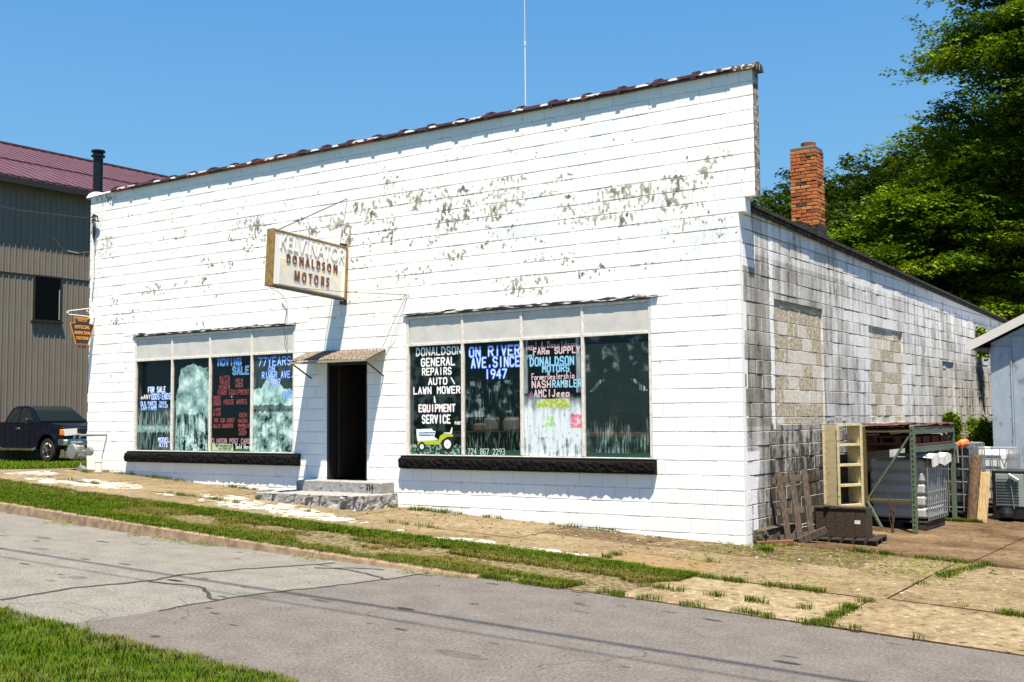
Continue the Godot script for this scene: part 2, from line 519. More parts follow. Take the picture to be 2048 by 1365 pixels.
# ------------------------------------------------------------------ hand lettering: strokes on a 4 x 6 grid
const STROKES := {
	"A": "00 26 40|12 32", "B": "00 06 25 35 34 23 03|23 32 31 20 00", "C": "45 36 16 05 01 10 30 41", "D": "00 06 26 44 42 20 00", "E": "46 06 00 40|03 33", "F": "46 06 00|03 33", "G": "45 36 16 05 01 10 30 41 43 23",
	"H": "00 06|40 46|03 43", "I": "20 26", "J": "36 31 20 10 01", "K": "00 06|46 03 40", "L": "06 00 40", "M": "00 06 23 46 40", "N": "00 06 40 46", "O": "16 05 01 10 30 41 45 36 16", "P": "00 06 36 45 44 33 03",
	"Q": "16 05 01 10 30 41 45 36 16|22 40", "R": "00 06 36 45 44 33 03|23 40", "S": "45 36 16 05 04 13 33 42 41 30 10 01", "T": "06 46|26 20", "U": "06 01 10 30 41 46", "V": "06 20 46", "W": "06 10 24 30 46", "X": "00 46|06 40", "Y": "06 23 46|23 20", "Z": "06 46 00 40",
	"0": "16 05 01 10 30 41 45 36 16", "1": "20 26", "2": "05 16 36 45 44 00 40", "3": "06 36 45 44 33 13|33 42 41 30 00", "4": "30 36 02 42", "5": "46 06 04 34 43 41 30 00", "6": "46 16 04 01 10 30 41 42 33 03", "7": "06 46 10", "8": "13 04 05 16 36 45 44 33 13 02 01 10 30 41 42 33", "9": "43 13 04 05 16 36 45 43 20",
	".": "20 21", ":": "21 22|24 25", "-": "13 33", "&": "40 05 16 25 02 10 20 43", "+": "21 25|03 43", "/": "00 46", "|": "20 26", "\\": "06 40", "'": "26 25",
	"a": "33 13 02 01 10 30|33 30", "d": "33 13 02 01 10 30|36 30", "e": "02 32 33 13 02 01 10 30", "h": "06 00|03 23 32 30", "i": "20 23|25 26", "l": "26 20", "m": "00 03 13 23 20|23 33 43 40", "n": "00 03|02 23 32 30", "o": "13 02 01 10 30 41 42 33 13", "p": "03 00|03 33 42 41 30 00", "r": "00 03|02 23 33", "s": "33 13 02 31 20 00", "S_": "",
}

func brush(c: Color, r: float) -> Image:
	var key := "%s%.1f" % [c.to_html(), r]
	if brush_cache.has(key): return brush_cache[key]
	var n := int(ceil(r)) * 2 + 1
	var im := Image.create(n, n, false, Image.FORMAT_RGBA8)
	for j in n:
		for i in n:
			var d := Vector2(i - n / 2, j - n / 2).length()
			im.set_pixel(i, j, Color(c.r, c.g, c.b, clampf(r + 0.5 - d, 0.0, 1.0) * c.a))
	brush_cache[key] = im
	return im

func stroke(im: Image, a: Vector2, b: Vector2, br: Image) -> void:
	var n := maxi(1, int(a.distance_to(b)))
	var s := br.get_size()
	for i in n + 1:
		var p := a.lerp(b, float(i) / n)
		im.blend_rect(br, Rect2i(Vector2i.ZERO, s), Vector2i(int(p.x) - s.x / 2, int(p.y) - s.y / 2))

# words between x0 and x1, top and bottom, all as shares of the pane
func letter(im: Image, words: String, x0: float, x1: float, y0: float, y1: float, c: Color, r: float, edge := Color(0, 0, 0, 0), er := 0.0) -> void:
	var w := im.get_width(); var h := im.get_height()
	var step := (x1 - x0) * w / words.length()
	r *= 0.8
	for pass_ in 2:
		if pass_ == 0 and er <= 0.0: continue
		var br := brush(edge, r + er) if pass_ == 0 else brush(c, r)
		for i in words.length():
			var ch := words[i]
			if not STROKES.has(ch): continue
			var jit := float(hash(words + str(i)) % 100) / 100.0 - 0.5
			for run: String in STROKES[ch].split("|"):
				var last := Vector2.INF
				for q: String in run.split(" "):
					var gx := float(q[0].to_int()) / 4.0
					var gy := float(q[1].to_int()) / 6.0
					var p := Vector2(x0 * w + step * (i + 0.15 + 0.64 * gx) + jit, lerpf(y1, y0, gy) * h + jit * 1.6)
					if last != Vector2.INF: stroke(im, last, p, br)
					last = p

func fill_poly(im: Image, pts: Array, c: Color) -> void:
	var w := im.get_width(); var h := im.get_height()
	var poly := PackedVector2Array()
	var box := Rect2(Vector2(pts[0][0] * w, pts[0][1] * h), Vector2.ZERO)
	for p in pts:
		poly.append(Vector2(p[0] * w, p[1] * h))
		box = box.expand(poly[-1])
	for j in range(maxi(0, int(box.position.y)), mini(h, int(box.end.y) + 1)):
		for i in range(maxi(0, int(box.position.x)), mini(w, int(box.end.x) + 1)):
			if Geometry2D.is_point_in_polygon(Vector2(i + 0.5, j + 0.5), poly): im.set_pixel(i, j, c)

func fill_disc(im: Image, cx: float, cy: float, r: float, c: Color) -> void:
	var w := im.get_width(); var h := im.get_height()
	for j in range(int(cy * h - r), int(cy * h + r) + 1):
		for i in range(int(cx * w - r), int(cx * w + r) + 1):
			if i >= 0 and j >= 0 and i < w and j < h and Vector2(i - cx * w, j - cy * h).length() < r: im.set_pixel(i, j, c)

# what has been painted and smeared on the inside of each pane
func pane_image(n: int) -> Image:
	var w := 256; var h := 416
	var im := Image.create(w, h, false, Image.FORMAT_RGBA8)
	var a := noise_bytes(50 + n, 0.014, w, h, 5, 1.0, 1.0, 26.0)
	var s := noise_bytes(60 + n, 0.14, w, h, 4, 1.0, 0.08) if n == 5 or n == 7 or n == 0 else noise_bytes(60 + n, 0.05, w, h, 5, 1.0, 0.14)
	var f := noise_bytes(70 + n, 0.05, w, h, 5, 1.0, 1.0, 20.0)
	for j in h:
		var y := float(j) / h
		for i in w:
			var x := float(i) / w
			var k := j * w + i
			var na := float(a[k]) / 255.0; var ns := float(s[k]) / 255.0; var nf := float(f[k]) / 255.0
			var al := 0.0
			var c := Vector3(0.62, 0.80, 0.80).lerp(Vector3(0.8, 0.9, 0.9), clampf((na - 0.45) * 2.5, 0, 1))
			match n:
				0:
					if y > 0.53: al = clampf(0.1 + 1.7 * (ns - 0.4) * smoothstep(0.53, 0.62, y + 0.06 * (na - 0.5)), 0, 1) * (0.75 if y < 0.8 else 0.5)
					if absf(y - 0.765 - 0.05 * (ns - 0.5)) < 0.035: al = maxf(al, 0.75 * nf + 0.15)
				1:
					var left := lerpf(0.22, 0.06, clampf(y / 0.5, 0, 1)) + 0.08 * (na - 0.5)
					var right := lerpf(0.9, 1.0, clampf(y / 0.4, 0, 1)) + 0.08 * (nf - 0.5)
					if y > 0.06 + 0.05 * na + 0.03 * sin(x * 9.0) and x > left and x < right:
						al = 0.66 + 0.9 * (na - 0.5) + 0.25 * (nf - 0.5) - (0.9 * clampf((0.55 - ns) * 2.5, 0, 1) if y > 0.58 + 0.05 * na else 0.0)
						if y > 0.8: al += 1.1 * (nf - 0.5)
					elif y > 0.45: al = 0.35 * ns
				2:
					al = 0.0
				3:
					var hump := 0.33 - 0.16 * exp(-pow((x - 0.45) / 0.16, 2)) + 0.1 * clampf(absf(x - 0.45) - 0.2, 0, 1)
					if y > hump + 0.12 * (na - 0.5): al = 0.55 + 1.2 * (na - 0.47) + 0.7 * (nf - 0.5) + (0.5 * (ns - 0.5) if y > 0.56 else 0.3)
					if y > 0.5 + 0.04 * na and y < 0.565 + 0.05 * nf: al *= 0.25
					if y < hump: al = 0.16 * ns
				4:
					al = 0.05 * clampf((na - 0.45) * 4.0, 0, 1)
					if y > 0.93 - 0.04 * nf: al = 0.5; c = Vector3(0.1, 0.36, 0.26) if nf < 0.6 else Vector3(0.75, 0.86, 0.82)
				5:
					al = 0.42 * clampf((ns - 0.58) * 3.0, 0, 1) * clampf(0.2 + 1.6 * (na - 0.3), 0, 1) * clampf((y - 0.25) * 3.0, 0, 1)
					if y > 0.34 and y < 0.66: al += 0.22 * clampf((na - 0.6) * 5.0, 0, 1)
					if y > 0.955: al = 0.8; c = Vector3(0.08, 0.3, 0.2)
				6:
					c = Vector3(0.82, 0.88, 0.92)
					if y > 0.46: al = clampf(smoothstep(0.46, 0.66, y + 0.12 * (na - 0.5)) * (0.95 + 0.6 * (ns - 0.5)), 0, 1)
					elif x > 0.9 or x < 0.07: al = 0.5 * ns
					if y > 0.58 and nf < 0.2: al *= 0.45
					if y > 0.84: al *= clampf(0.8 + 1.6 * (na - 0.45) + 1.2 * (ns - 0.5), 0.3, 1.0)
					if y > 0.51 and y < 0.585 and x > 0.22 and x < 0.79: c = Vector3(0.66, 0.74, 0.22) if nf < 0.55 else Vector3(0.78, 0.86, 0.72); al = 0.85
					if y > 0.66 and y < 0.75 and x > 0.35 and x < 0.5 and nf > 0.5: c = Vector3(0.6, 0.85, 0.35)
					if y > 0.64 and y < 0.76 and x > 0.8: c = Vector3(0.88, 0.5, 0.6) if nf < 0.58 else Vector3(0.9, 0.8, 0.84)
				7:
					al = 0.5 * clampf((ns - 0.36) * 2.0, 0, 1) * clampf(0.35 + 1.8 * (na - 0.4), 0, 1) * smoothstep(0.66, 0.86, y + 0.1 * (na - 0.5)) + 0.03
					if y < 0.3: al += 0.2 * clampf((na - 0.6) * 4.0, 0, 1) * (0.4 + ns)
					if y > 0.36 and y < 0.46 and absf(absf(x - 0.5) - 0.42 + (0.46 - y) * 1.8) < 0.05 * (0.4 + na): al += 0.5 * clampf((ns - 0.45) * 3.0, 0, 1)
					if y > 0.965: al = 0.85; c = Vector3(0.06, 0.27, 0.2)
			im.set_pixel(i, j, Color(c.x, c.y, c.z, clampf(al, 0, 0.97)))
	var white := Color(0.93, 0.95, 0.96); var blue := Color(0.16, 0.38, 0.86); var sky := Color(0.56, 0.8, 0.93); var pale := Color(0.78, 0.88, 1.0)
	var red := Color(0.42, 0.08, 0.11); var pink := Color(0.84, 0.74, 0.77); var black := Color(0.03, 0.03, 0.03)
	match n:
		0:
			letter(im, "FOR SALE", 0.31, 0.83, 0.295, 0.352, white, 2.6, blue, 1.6)
			fill_poly(im, [[0.3, 0.362], [0.72, 0.36], [0.72, 0.367], [0.3, 0.37]], red)
			letter(im, "mANY", 0.1, 0.4, 0.378, 0.425, white, 2.2)
			letter(im, "ODDS:ENDS", 0.41, 0.97, 0.37, 0.432, pale, 2.4, blue, 1.6)
			letter(im, "OLD PARTS", 0.1, 0.57, 0.455, 0.494, pale, 2.0, blue, 1.0)
			letter(im, "CAR-FARM", 0.11, 0.57, 0.503, 0.545, pale, 2.0, blue, 1.0)
			letter(im, "TRUCK", 0.64, 0.86, 0.458, 0.487, pale, 1.4, blue, 0.8)
			letter(im, "TRAILER", 0.62, 0.9, 0.497, 0.527, pale, 1.4, blue, 0.8)
			letter(im, "MODEL", 0.62, 0.96, 0.86, 0.905, white, 2.2, blue, 1.5)
			letter(im, "KITS", 0.67, 0.9, 0.918, 0.962, white, 2.2, blue, 1.5)
		2:
			letter(im, "MOVING", 0.14, 0.76, 0.022, 0.088, blue, 2.2, sky, 1.6)
			letter(im, "SALE", 0.52, 0.95, 0.11, 0.185, blue, 2.4, sky, 1.8)
			for q in [["AUTO", 0.19, 0.47, 0.2, 0.24], ["TRUCK", 0.19, 0.47, 0.255, 0.29], ["MOWER", 0.18, 0.47, 0.302, 0.338], ["NEW", 0.6, 0.8, 0.236, 0.272], ["USED", 0.6, 0.8, 0.288, 0.325], ["FARM EQUIPMENT", 0.16, 0.95, 0.352, 0.402], ["HOUSE WARES", 0.31, 0.9, 0.457, 0.503], ["MOST", 0.05, 0.23, 0.415, 0.442], ["AUTO", 0.05, 0.23, 0.452, 0.478], ["PARTS", 0.05, 0.24, 0.486, 0.512], ["LATE", 0.06, 0.24, 0.545, 0.575], ["& LIST", 0.05, 0.24, 0.592, 0.622], ["THE CUB CADET", 0.06, 0.6, 0.655, 0.693], ["ALLIS CHALMERS", 0.05, 0.56, 0.715, 0.75], ["OEM", 0.7, 0.9, 0.6, 0.64], ["NASH", 0.68, 0.91, 0.66, 0.697], ["RAMBLER", 0.68, 1.0, 0.714, 0.745], ["AMC", 0.68, 0.88, 0.757, 0.785], ["JEEP", 0.68, 0.9, 0.795, 0.825]]:
				letter(im, q[0], q[1], q[2], q[3], q[4], Color(0.6, 0.4, 0.43), 0.8, red, 1.2)
			letter(im, "+", 0.48, 0.54, 0.41, 0.435, pink, 1.2)
			letter(im, "CLINTON POST CARD", 0.0, 0.98, 0.868, 0.915, Color(0.75, 0.62, 0.66), 1.4, Color(0.4, 0.25, 0.3), 1.0)
			letter(im, "Sold Here", 0.62, 0.99, 0.925, 0.97, white, 1.6)
			fill_poly(im, [[0.02, 0.918], [0.55, 0.925], [0.57, 0.996], [0.02, 0.996]], Color(0.66, 0.74, 0.6))
			fill_poly(im, [[0.08, 0.91], [0.13, 0.918], [0.145, 0.945], [0.17, 0.92], [0.2, 0.92], [0.15, 0.968]], Color(0.07, 0.17, 0.12))
			letter(im, "INTERSTATE", 0.19, 0.54, 0.936, 0.957, black, 1.2)
			letter(im, "BATTERIES", 0.19, 0.51, 0.965, 0.986, black, 1.2)
			fill_poly(im, [[0.6, 0.972], [1.0, 0.975], [1.0, 1.0], [0.6, 1.0]], Color(0.1, 0.36, 0.2))
		3:
			letter(im, "77YEARS", 0.1, 0.94, 0.03, 0.112, pale, 2.2, blue, 2.4)
			letter(im, "ON", 0.37, 0.54, 0.124, 0.17, pale, 1.6, blue, 1.8)
			letter(im, "RIVER AVE.", 0.2, 0.99, 0.178, 0.24, pale, 1.8, blue, 2.2)
			letter(im, "1947", 0.34, 0.68, 0.256, 0.325, pale, 2.0, Color(0.2, 0.42, 0.86, 0.6), 2.0)
			letter(im, "ONS", 0.72, 0.97, 0.385, 0.445, sky, 2.2, blue, 1.4)
		4:
			letter(im, "DONALDSON", 0.11, 1.0, 0.018, 0.085, Color(0.83, 0.86, 0.88), 3.4)
			letter(im, "GENERAL", 0.21, 0.88, 0.115, 0.182, white, 3.6)
			letter(im, "REPAIRS", 0.23, 0.81, 0.208, 0.267, white, 3.2)
			letter(im, "AUTO", 0.35, 0.73, 0.3, 0.357, white, 3.4)
			letter(im, "\\", 0.78, 0.88, 0.3, 0.355, white, 3.0)
			letter(im, "LAWN MOWER", 0.06, 0.98, 0.385, 0.443, white, 3.4)
			letter(im, "&", 0.46, 0.51, 0.468, 0.526, white, 1.6)
			letter(im, "EQUIPMENT", 0.16, 0.88, 0.545, 0.605, white, 3.3, Color(0.8, 0.62, 0.66, 0.7), 1.0)
			letter(im, "SERVICE", 0.23, 0.79, 0.645, 0.715, white, 3.6)
			letter(im, "PART", 0.86, 1.0, 0.703, 0.728, white, 1.4)
			# a garden tractor
			fill_disc(im, 0.72, 0.905, 30, black); fill_disc(im, 0.72, 0.905, 17, Color(0.88, 0.93, 0.95)); fill_disc(im, 0.72, 0.91, 2, black)
			fill_poly(im, [[0.15, 0.87], [0.55, 0.875], [0.58, 0.83], [0.64, 0.815], [0.82, 0.815], [0.83, 0.84], [0.72, 0.84], [0.62, 0.87], [0.57, 0.91], [0.15, 0.91]], Color(0.68, 0.74, 0.1))
			fill_poly(im, [[0.12, 0.77], [0.42, 0.765], [0.5, 0.785], [0.47, 0.84], [0.55, 0.87], [0.14, 0.88], [0.12, 0.81]], Color(0.86, 0.91, 0.94))
			fill_poly(im, [[0.17, 0.80], [0.49, 0.798], [0.48, 0.808], [0.17, 0.81]], Color(0.12, 0.27, 0.55))
			fill_poly(im, [[0.17, 0.82], [0.47, 0.82], [0.47, 0.83], [0.17, 0.832]], Color(0.12, 0.27, 0.55))
			fill_poly(im, [[0.42, 0.755], [0.53, 0.778], [0.5, 0.79], [0.44, 0.78]], black)
			fill_poly(im, [[0.65, 0.802], [0.77, 0.8], [0.8, 0.755], [0.82, 0.755], [0.81, 0.805], [0.78, 0.813], [0.65, 0.81]], Color(0.88, 0.92, 0.94))
			fill_disc(im, 0.225, 0.93, 18, black); fill_disc(im, 0.225, 0.93, 10, Color(0.86, 0.91, 0.94)); fill_disc(im, 0.225, 0.93, 2, black)
		5:
			letter(im, "ON RIVER", 0.07, 1.0, 0.035, 0.118, pale, 3.2, blue, 2.6)
			letter(im, "AVE.SINCE", 0.11, 1.0, 0.135, 0.218, pale, 3.2, blue, 2.4)
			letter(im, "1947", 0.36, 0.77, 0.244, 0.318, pale, 3.2, blue, 2.2)
			letter(im, "724 867 2293", 0.04, 0.72, 0.945, 0.993, Color(0.7, 0.74, 0.76), 2.0)
		6:
			letter(im, "1935", 0.04, 0.18, 0.05, 0.085, pink, 1.4)
			letter(im, "J.A.Donaldson", 0.18, 0.93, 0.022, 0.072, Color(0.74, 0.6, 0.62), 2.0)
			letter(im, "FARm SUPPLY", 0.16, 0.98, 0.075, 0.122, pink, 2.6)
			letter(im, "1957", 0.04, 0.19, 0.128, 0.162, sky, 1.5)
			letter(im, "DONALDSON", 0.1, 0.88, 0.155, 0.222, sky, 3.0, Color(0.1, 0.4, 0.6), 1.0)
			letter(im, "MOTORS", 0.32, 0.8, 0.226, 0.28, sky, 2.6, Color(0.1, 0.4, 0.6), 1.0)
			letter(im, "FormerDealership", 0.13, 0.88, 0.29, 0.342, pink, 2.0)
			letter(im, "NASH", 0.13, 0.48, 0.355, 0.412, pink, 2.8)
			letter(im, "RAMBLER", 0.49, 1.0, 0.355, 0.412, sky, 2.6)
			letter(im, "AMC|Jeep", 0.17, 0.8, 0.435, 0.492, pink, 2.6)
			fill_poly(im, [[0.08, 0.49], [0.115, 0.44], [0.11, 0.49]], Color(0.7, 0.15, 0.15))
			fill_poly(im, [[0.12, 0.49], [0.13, 0.44], [0.155, 0.47], [0.155, 0.49]], Color(0.2, 0.4, 0.75))
	return im

# ------------------------------------------------------------------ masonry
func block_mesh(w: float, h: float, d := 0.1, c := 0.005) -> ArrayMesh:
	var key := "%.3f %.3f %.3f" % [w, h, d]
	if block_cache.has(key): return block_cache[key]
	var st := mb()
	var a := w * 0.5; var b := h * 0.5
	c = minf(c, minf(a, b) * 0.4)
	var f := [Vector3(-a + c, -b + c, 0), Vector3(a - c, -b + c, 0), Vector3(a - c, b - c, 0), Vector3(-a + c, b - c, 0)]
	var s := [Vector3(-a, -b, -c), Vector3(a, -b, -c), Vector3(a, b, -c), Vector3(-a, b, -c)]
	var k := [Vector3(-a, -b, -d), Vector3(a, -b, -d), Vector3(a, b, -d), Vector3(-a, b, -d)]
	quad(st, f[3], f[2], f[1], f[0])
	for i in 4:
		var n := (i + 1) % 4
		quad(st, f[i], f[n], s[n], s[i])
		quad(st, s[i], s[n], k[n], k[i])
	var m := done(st)
	block_cache[key] = m
	return m

func less(r: Rect2, holes: Array) -> Array:
	var left := [r]
	for h: Rect2 in holes:
		var next := []
		for q: Rect2 in left:
			if not q.intersects(h):
				next.append(q)
				continue
			if q.position.x < h.position.x: next.append(Rect2(q.position, Vector2(h.position.x - q.position.x, q.size.y)))
			if q.end.x > h.end.x: next.append(Rect2(Vector2(h.end.x, q.position.y), Vector2(q.end.x - h.end.x, q.size.y)))
			var x0 := maxf(q.position.x, h.position.x); var x1 := minf(q.end.x, h.end.x)
			if q.position.y < h.position.y: next.append(Rect2(Vector2(x0, q.position.y), Vector2(x1 - x0, h.position.y - q.position.y)))
			if q.end.y > h.end.y: next.append(Rect2(Vector2(x0, h.end.y), Vector2(x1 - x0, q.end.y - h.end.y)))
		left = next
	return left

# blocks of one wall as [transform, width, height]; u runs along the wall
func wall_blocks(u0: float, u1: float, y0: float, top: Callable, holes: Array, place: Callable, long := 0.4064) -> Array:
	var out := []
	var rows := int(ceil(TOP / COURSE))
	for row in range(-1, rows):
		var y := row * COURSE
		var start := u1 + (long * 0.5 if posmod(row, 2) == 0 else 0.0)
		var u := start
		while u > u0:
			var a := maxf(u - long, u0); var b := minf(u, u1)
			u -= long
			if b - a < 0.03: continue
			var hi := minf(y + COURSE, top.call((a + b) * 0.5, row))
			if hi - y < 0.04: continue
			for q: Rect2 in less(Rect2(a, maxf(y, y0), b - a, hi - maxf(y, y0)), holes):
				if q.size.x < 0.035 or q.size.y < 0.035: continue
				out.append([place.call(q.get_center().x, q.get_center().y), snappedf(q.size.x - 0.003, 0.001), snappedf(q.size.y - 0.0095, 0.001)])
	return out

func lay(blocks: Array, singles: Dictionary, parent: Node, m: Material, called := "block") -> void:
	var rest := mb()
	var any := false
	for b in blocks:
		var mesh := block_mesh(b[1], b[2])
		if singles.has(b):
			var o := part(called, mesh, m, parent)
			o.transform = b[0]
		else:
			rest.append_from(mesh, 0, b[0])
			any = true
	if any:
		var o := part("blockwork", rest.commit(), m, parent)
		o.set_meta("kind", "stuff")

const L_PANES := [-13.24, -12.12, -10.99, -9.82, -8.72]
const R_PANES := [-5.98, -4.85, -3.69, -2.57, -1.44]

func side_top(z: float) -> float:
	return 4.80 + 0.029 * minf(z, 0.0)

func build_store() -> void:
	var s := thing("block_storefront", "long white painted concrete block storefront with peeling parapet, two display windows and bricked-up side openings", "building")
	var fm := facade_material()
	var sm := side_material()
	print("textures ", Time.get_ticks_msec())
	# front wall
	var holes := [Rect2(-13.30, 1.2, 4.62, 2.39), Rect2(-6.04, 1.19, 4.64, 2.39), Rect2(-7.86, 0.5, 0.95, 2.34)]
	var lintels := [Rect2(-13.65, 3.59, 5.3, 0.27), Rect2(-6.35, 3.58, 5.25, 0.28)]
	var core := mb()
	for q: Rect2 in less(Rect2(-WIDTH + 0.004, -0.4, WIDTH - 0.008, TOP + 0.39), holes):
		bx(core, Vector3(q.get_center().x, q.get_center().y, -0.114), Vector3(q.size.x, q.size.y, 0.2))
	bx(core, Vector3(0.118, (TOP + 4.885) * 0.5, -0.114), Vector3(0.25, TOP - 4.885 - 0.004, 0.2))
	bx(core, Vector3(0.043, 4.776, -0.109), Vector3(0.1, 0.2, 0.2))
	var front := part("front_wall", done(core), fm, s)
	var place_front := func(u: float, y: float) -> Transform3D:
		var j := Vector3(rng.randf_range(-0.006, 0.006), rng.randf_range(-0.006, 0.006), 0)
		return Transform3D(Basis.from_euler(j), Vector3(u, y, rng.randf_range(-0.0025, 0.0025)))
	var fblocks := []
	fblocks += wall_blocks(-WIDTH, 0.0, -0.2, func(_u, row): return 4.674 if row < 23 else -9.0, holes + lintels, place_front)
	fblocks += wall_blocks(-WIDTH, 0.1, -0.2, func(_u, row): return 4.878 if row == 23 else -9.0, [], place_front)
	fblocks += wall_blocks(-WIDTH, 0.25, -0.2, func(_u, row): return TOP if row >= 24 else -9.0, [], place_front)
	# side wall, running back along -z; u is the depth
	var place_side := func(u: float, y: float) -> Transform3D:
		var j := Vector3(0, PI / 2 + rng.randf_range(-0.01, 0.01), rng.randf_range(-0.008, 0.008))
		return Transform3D(Basis.from_euler(j), Vector3(rng.randf_range(-0.005, 0.005), y, -u))
	var infills := [Rect2(1.235, 1.72, 2.08, 1.84), Rect2(5.73, 1.72, 2.12, 1.71), Rect2(10.86, 1.2, 1.0, 1.8)]
	var sblocks := wall_blocks(0.105, 17.8, -0.2, func(u, _row): return side_top(-u), infills, place_side)
	var place_in := func(u: float, y: float) -> Transform3D:
		return Transform3D(Basis.from_euler(Vector3(0, PI / 2 + rng.randf_range(-0.012, 0.012), 0)), Vector3(-0.03 + rng.randf_range(-0.006, 0.004), y, -u))
	for q: Rect2 in infills:
		sblocks += wall_blocks(q.position.x + 0.01, q.end.x - 0.01, q.position.y, func(_u, _row): return q.end.y - 0.03, [], place_in)
	var score := core_side(s, sm)
	# parapet return seen from the side
	var place_ret := func(u: float, y: float) -> Transform3D:
		return Transform3D(Basis.from_euler(Vector3(0, PI / 2, 0)), Vector3(0.252, y, -u))
	var rblocks := wall_blocks(0.006, 0.205, 4.88, func(_u, _row): return TOP, [], place_ret)
	var eye := Vector3(6.24, 1.84, 14.56)
	var all := fblocks + sblocks
	all.sort_custom(func(a, b): return a[0].origin.distance_squared_to(eye) / (1.0 if absf(a[0].origin.z) < 0.02 else 0.5) < b[0].origin.distance_squared_to(eye) / (1.0 if absf(b[0].origin.z) < 0.02 else 0.5))
	var single := {}
	for i in mini(292, all.size()): single[all[i]] = true
	lay(fblocks, single, front, fm)
	lay(sblocks, single, score, sm)
	lay(rblocks, {}, score, grainy("bare_block", 46, 0.03, [Color(0.28, 0.27, 0.25), Color(0.5, 0.49, 0.46), Color(0.72, 0.72, 0.7)], [0.2, 0.5, 0.8], Vector3(0.6, 0.6, 0.6), 0.95, 0.3))
	for q: Rect2 in lintels:
		part("lintel", block_mesh(q.size.x - 0.006, q.size.y - 0.006), fm, front, Vector3(q.get_center().x, q.get_center().y, 0.001))
	# far walls, floor, ceiling and roof
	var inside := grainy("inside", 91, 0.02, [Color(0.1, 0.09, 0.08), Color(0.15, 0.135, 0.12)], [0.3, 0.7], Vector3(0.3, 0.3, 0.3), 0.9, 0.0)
	var st := mb()
	bx(st, Vector3(-WIDTH + 0.1, 2.2, -9.1), Vector3(0.19, 5.2, 17.7))
	part("left_wall", done(st), fm, s)
	st = mb()
	bx(st, Vector3(-WIDTH * 0.5, 1.95, -17.9), Vector3(WIDTH - 0.05, 4.6, 0.19))
	part("rear_wall", done(st), sm, s)
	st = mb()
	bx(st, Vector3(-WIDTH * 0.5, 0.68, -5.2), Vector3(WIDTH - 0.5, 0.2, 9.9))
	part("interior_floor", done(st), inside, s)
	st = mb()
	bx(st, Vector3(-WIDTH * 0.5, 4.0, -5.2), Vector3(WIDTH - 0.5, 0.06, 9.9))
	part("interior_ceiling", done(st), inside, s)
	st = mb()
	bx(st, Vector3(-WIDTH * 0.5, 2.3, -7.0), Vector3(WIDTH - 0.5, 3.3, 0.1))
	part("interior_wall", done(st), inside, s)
	var tar := grainy("tar", 92, 0.03, [Color(0.07, 0.065, 0.06), Color(0.16, 0.15, 0.14), Color(0.24, 0.22, 0.2)], [0.2, 0.6, 0.95], Vector3(0.8, 0.8, 0.8), 0.9, 0.8)
	st = mb()
	for sd in [0, 1]:
		var xe: float = 0.085 if sd == 0 else -WIDTH - 0.1
		var xr := -WIDTH * 0.5
		for lift in [0.0, 0.05]:
			quad(st, Vector3(xe, side_top(0) + lift, -0.205), Vector3(xr, side_top(0) + 1.35 + lift, -0.205), Vector3(xr, side_top(-18.2) + 1.35 + lift, -18.2), Vector3(xe, side_top(-18.2) + lift, -18.2))
		quad(st, Vector3(xe, side_top(0), -0.205), Vector3(xe, side_top(0) + 0.05, -0.205), Vector3(xe, side_top(-18.2) + 0.05, -18.2), Vector3(xe, side_top(-18.2), -18.2))
		tri(st, Vector3(xe, side_top(-18.2), -18.2), Vector3(xr, side_top(-18.2) + 1.35, -18.2), Vector3(xr, side_top(-18.2), -18.2))
	var roof := part("roof", done(st), tar, s)
	# eaves board in lengths, weathered
	var board := grainy("old_board", 93, 0.03, [Color(0.07, 0.06, 0.055), Color(0.18, 0.16, 0.14), Color(0.36, 0.32, 0.28)], [0.25, 0.6, 0.9], Vector3(1.5, 0.3, 0.3), 0.9, 0.4)
	var zz := -0.25
	while zz > -17.8:
		var ln := minf(2.6, zz + 18.0)
		st = mb()
		var a := Vector3(0.045, side_top(zz) - 0.035, zz); var b := Vector3(0.045, side_top(zz - ln + 0.02) - 0.035, zz - ln + 0.02)
		bar(st, a, b, 0.03, 0.055)
		part("eaves_board", done(st), board, roof)
		zz -= ln
	build_coping(s)
	build_window(s, L_PANES, 0)
	build_window(s, R_PANES, 4)
	# door opening: black frame, threshold, door leaf standing open inside
	var black := mat("black_paint", lin(0.012, 0.012, 0.013), 0.6)
	st = mb()
	bx(st, Vector3(-7.835, 1.83, -0.11), Vector3(0.05, 2.1, 0.2))
	bx(st, Vector3(-6.925, 1.83, -0.11), Vector3(0.03, 2.1, 0.2))
	bx(st, Vector3(-7.38, 2.82, -0.11), Vector3(0.86, 0.05, 0.2))
	var fr := part("door_frame", done(st), black, s)
	st = mb()
	cbx(st, Vector3(-7.76, 1.8, -0.62), Vector3(0.045, 1.98, 0.86), 0.004)
	var leaf := part("door_leaf", done(st), mat("door", lin(0.03, 0.02, 0.014), 0.5), s)
	st = mb()
	lathe(st, Vector3(-7.70, 1.72, -0.95), [Vector2(0.0, 0.07), Vector2(0.025, 0.07), Vector2(0.028, 0.03), Vector2(0.012, 0.02), Vector2(0.012, 0)], 12, Basis(Vector3.FORWARD, -PI / 2))
	part("door_knob", done(st), mat("brass", lin(0.6, 0.45, 0.12), 0.3, 1.0), leaf)
	# black rough-faced window sills
	for q in [[-13.45, -8.50], [-6.12, -1.33]]:
		part("window_sill", rough_sill(q[0], q[1]), mat("sill_paint", lin(0.004, 0.004, 0.0045), 0.8, 0.0, 0.25), s)
	part("foundation_ledge", lump(Vector3(-0.05, -0.15, -1.5), Vector3(0.2, 0.27, -0.22), 0.09, 12), grainy("mossy_stone", 47, 0.03, [Color(0.1, 0.09, 0.07), Color(0.3, 0.28, 0.23), Color(0.46, 0.43, 0.37)], [0.2, 0.55, 0.9], Vector3(0.8, 0.8, 0.8), 0.95, 0.5), s)
	build_awning(s)
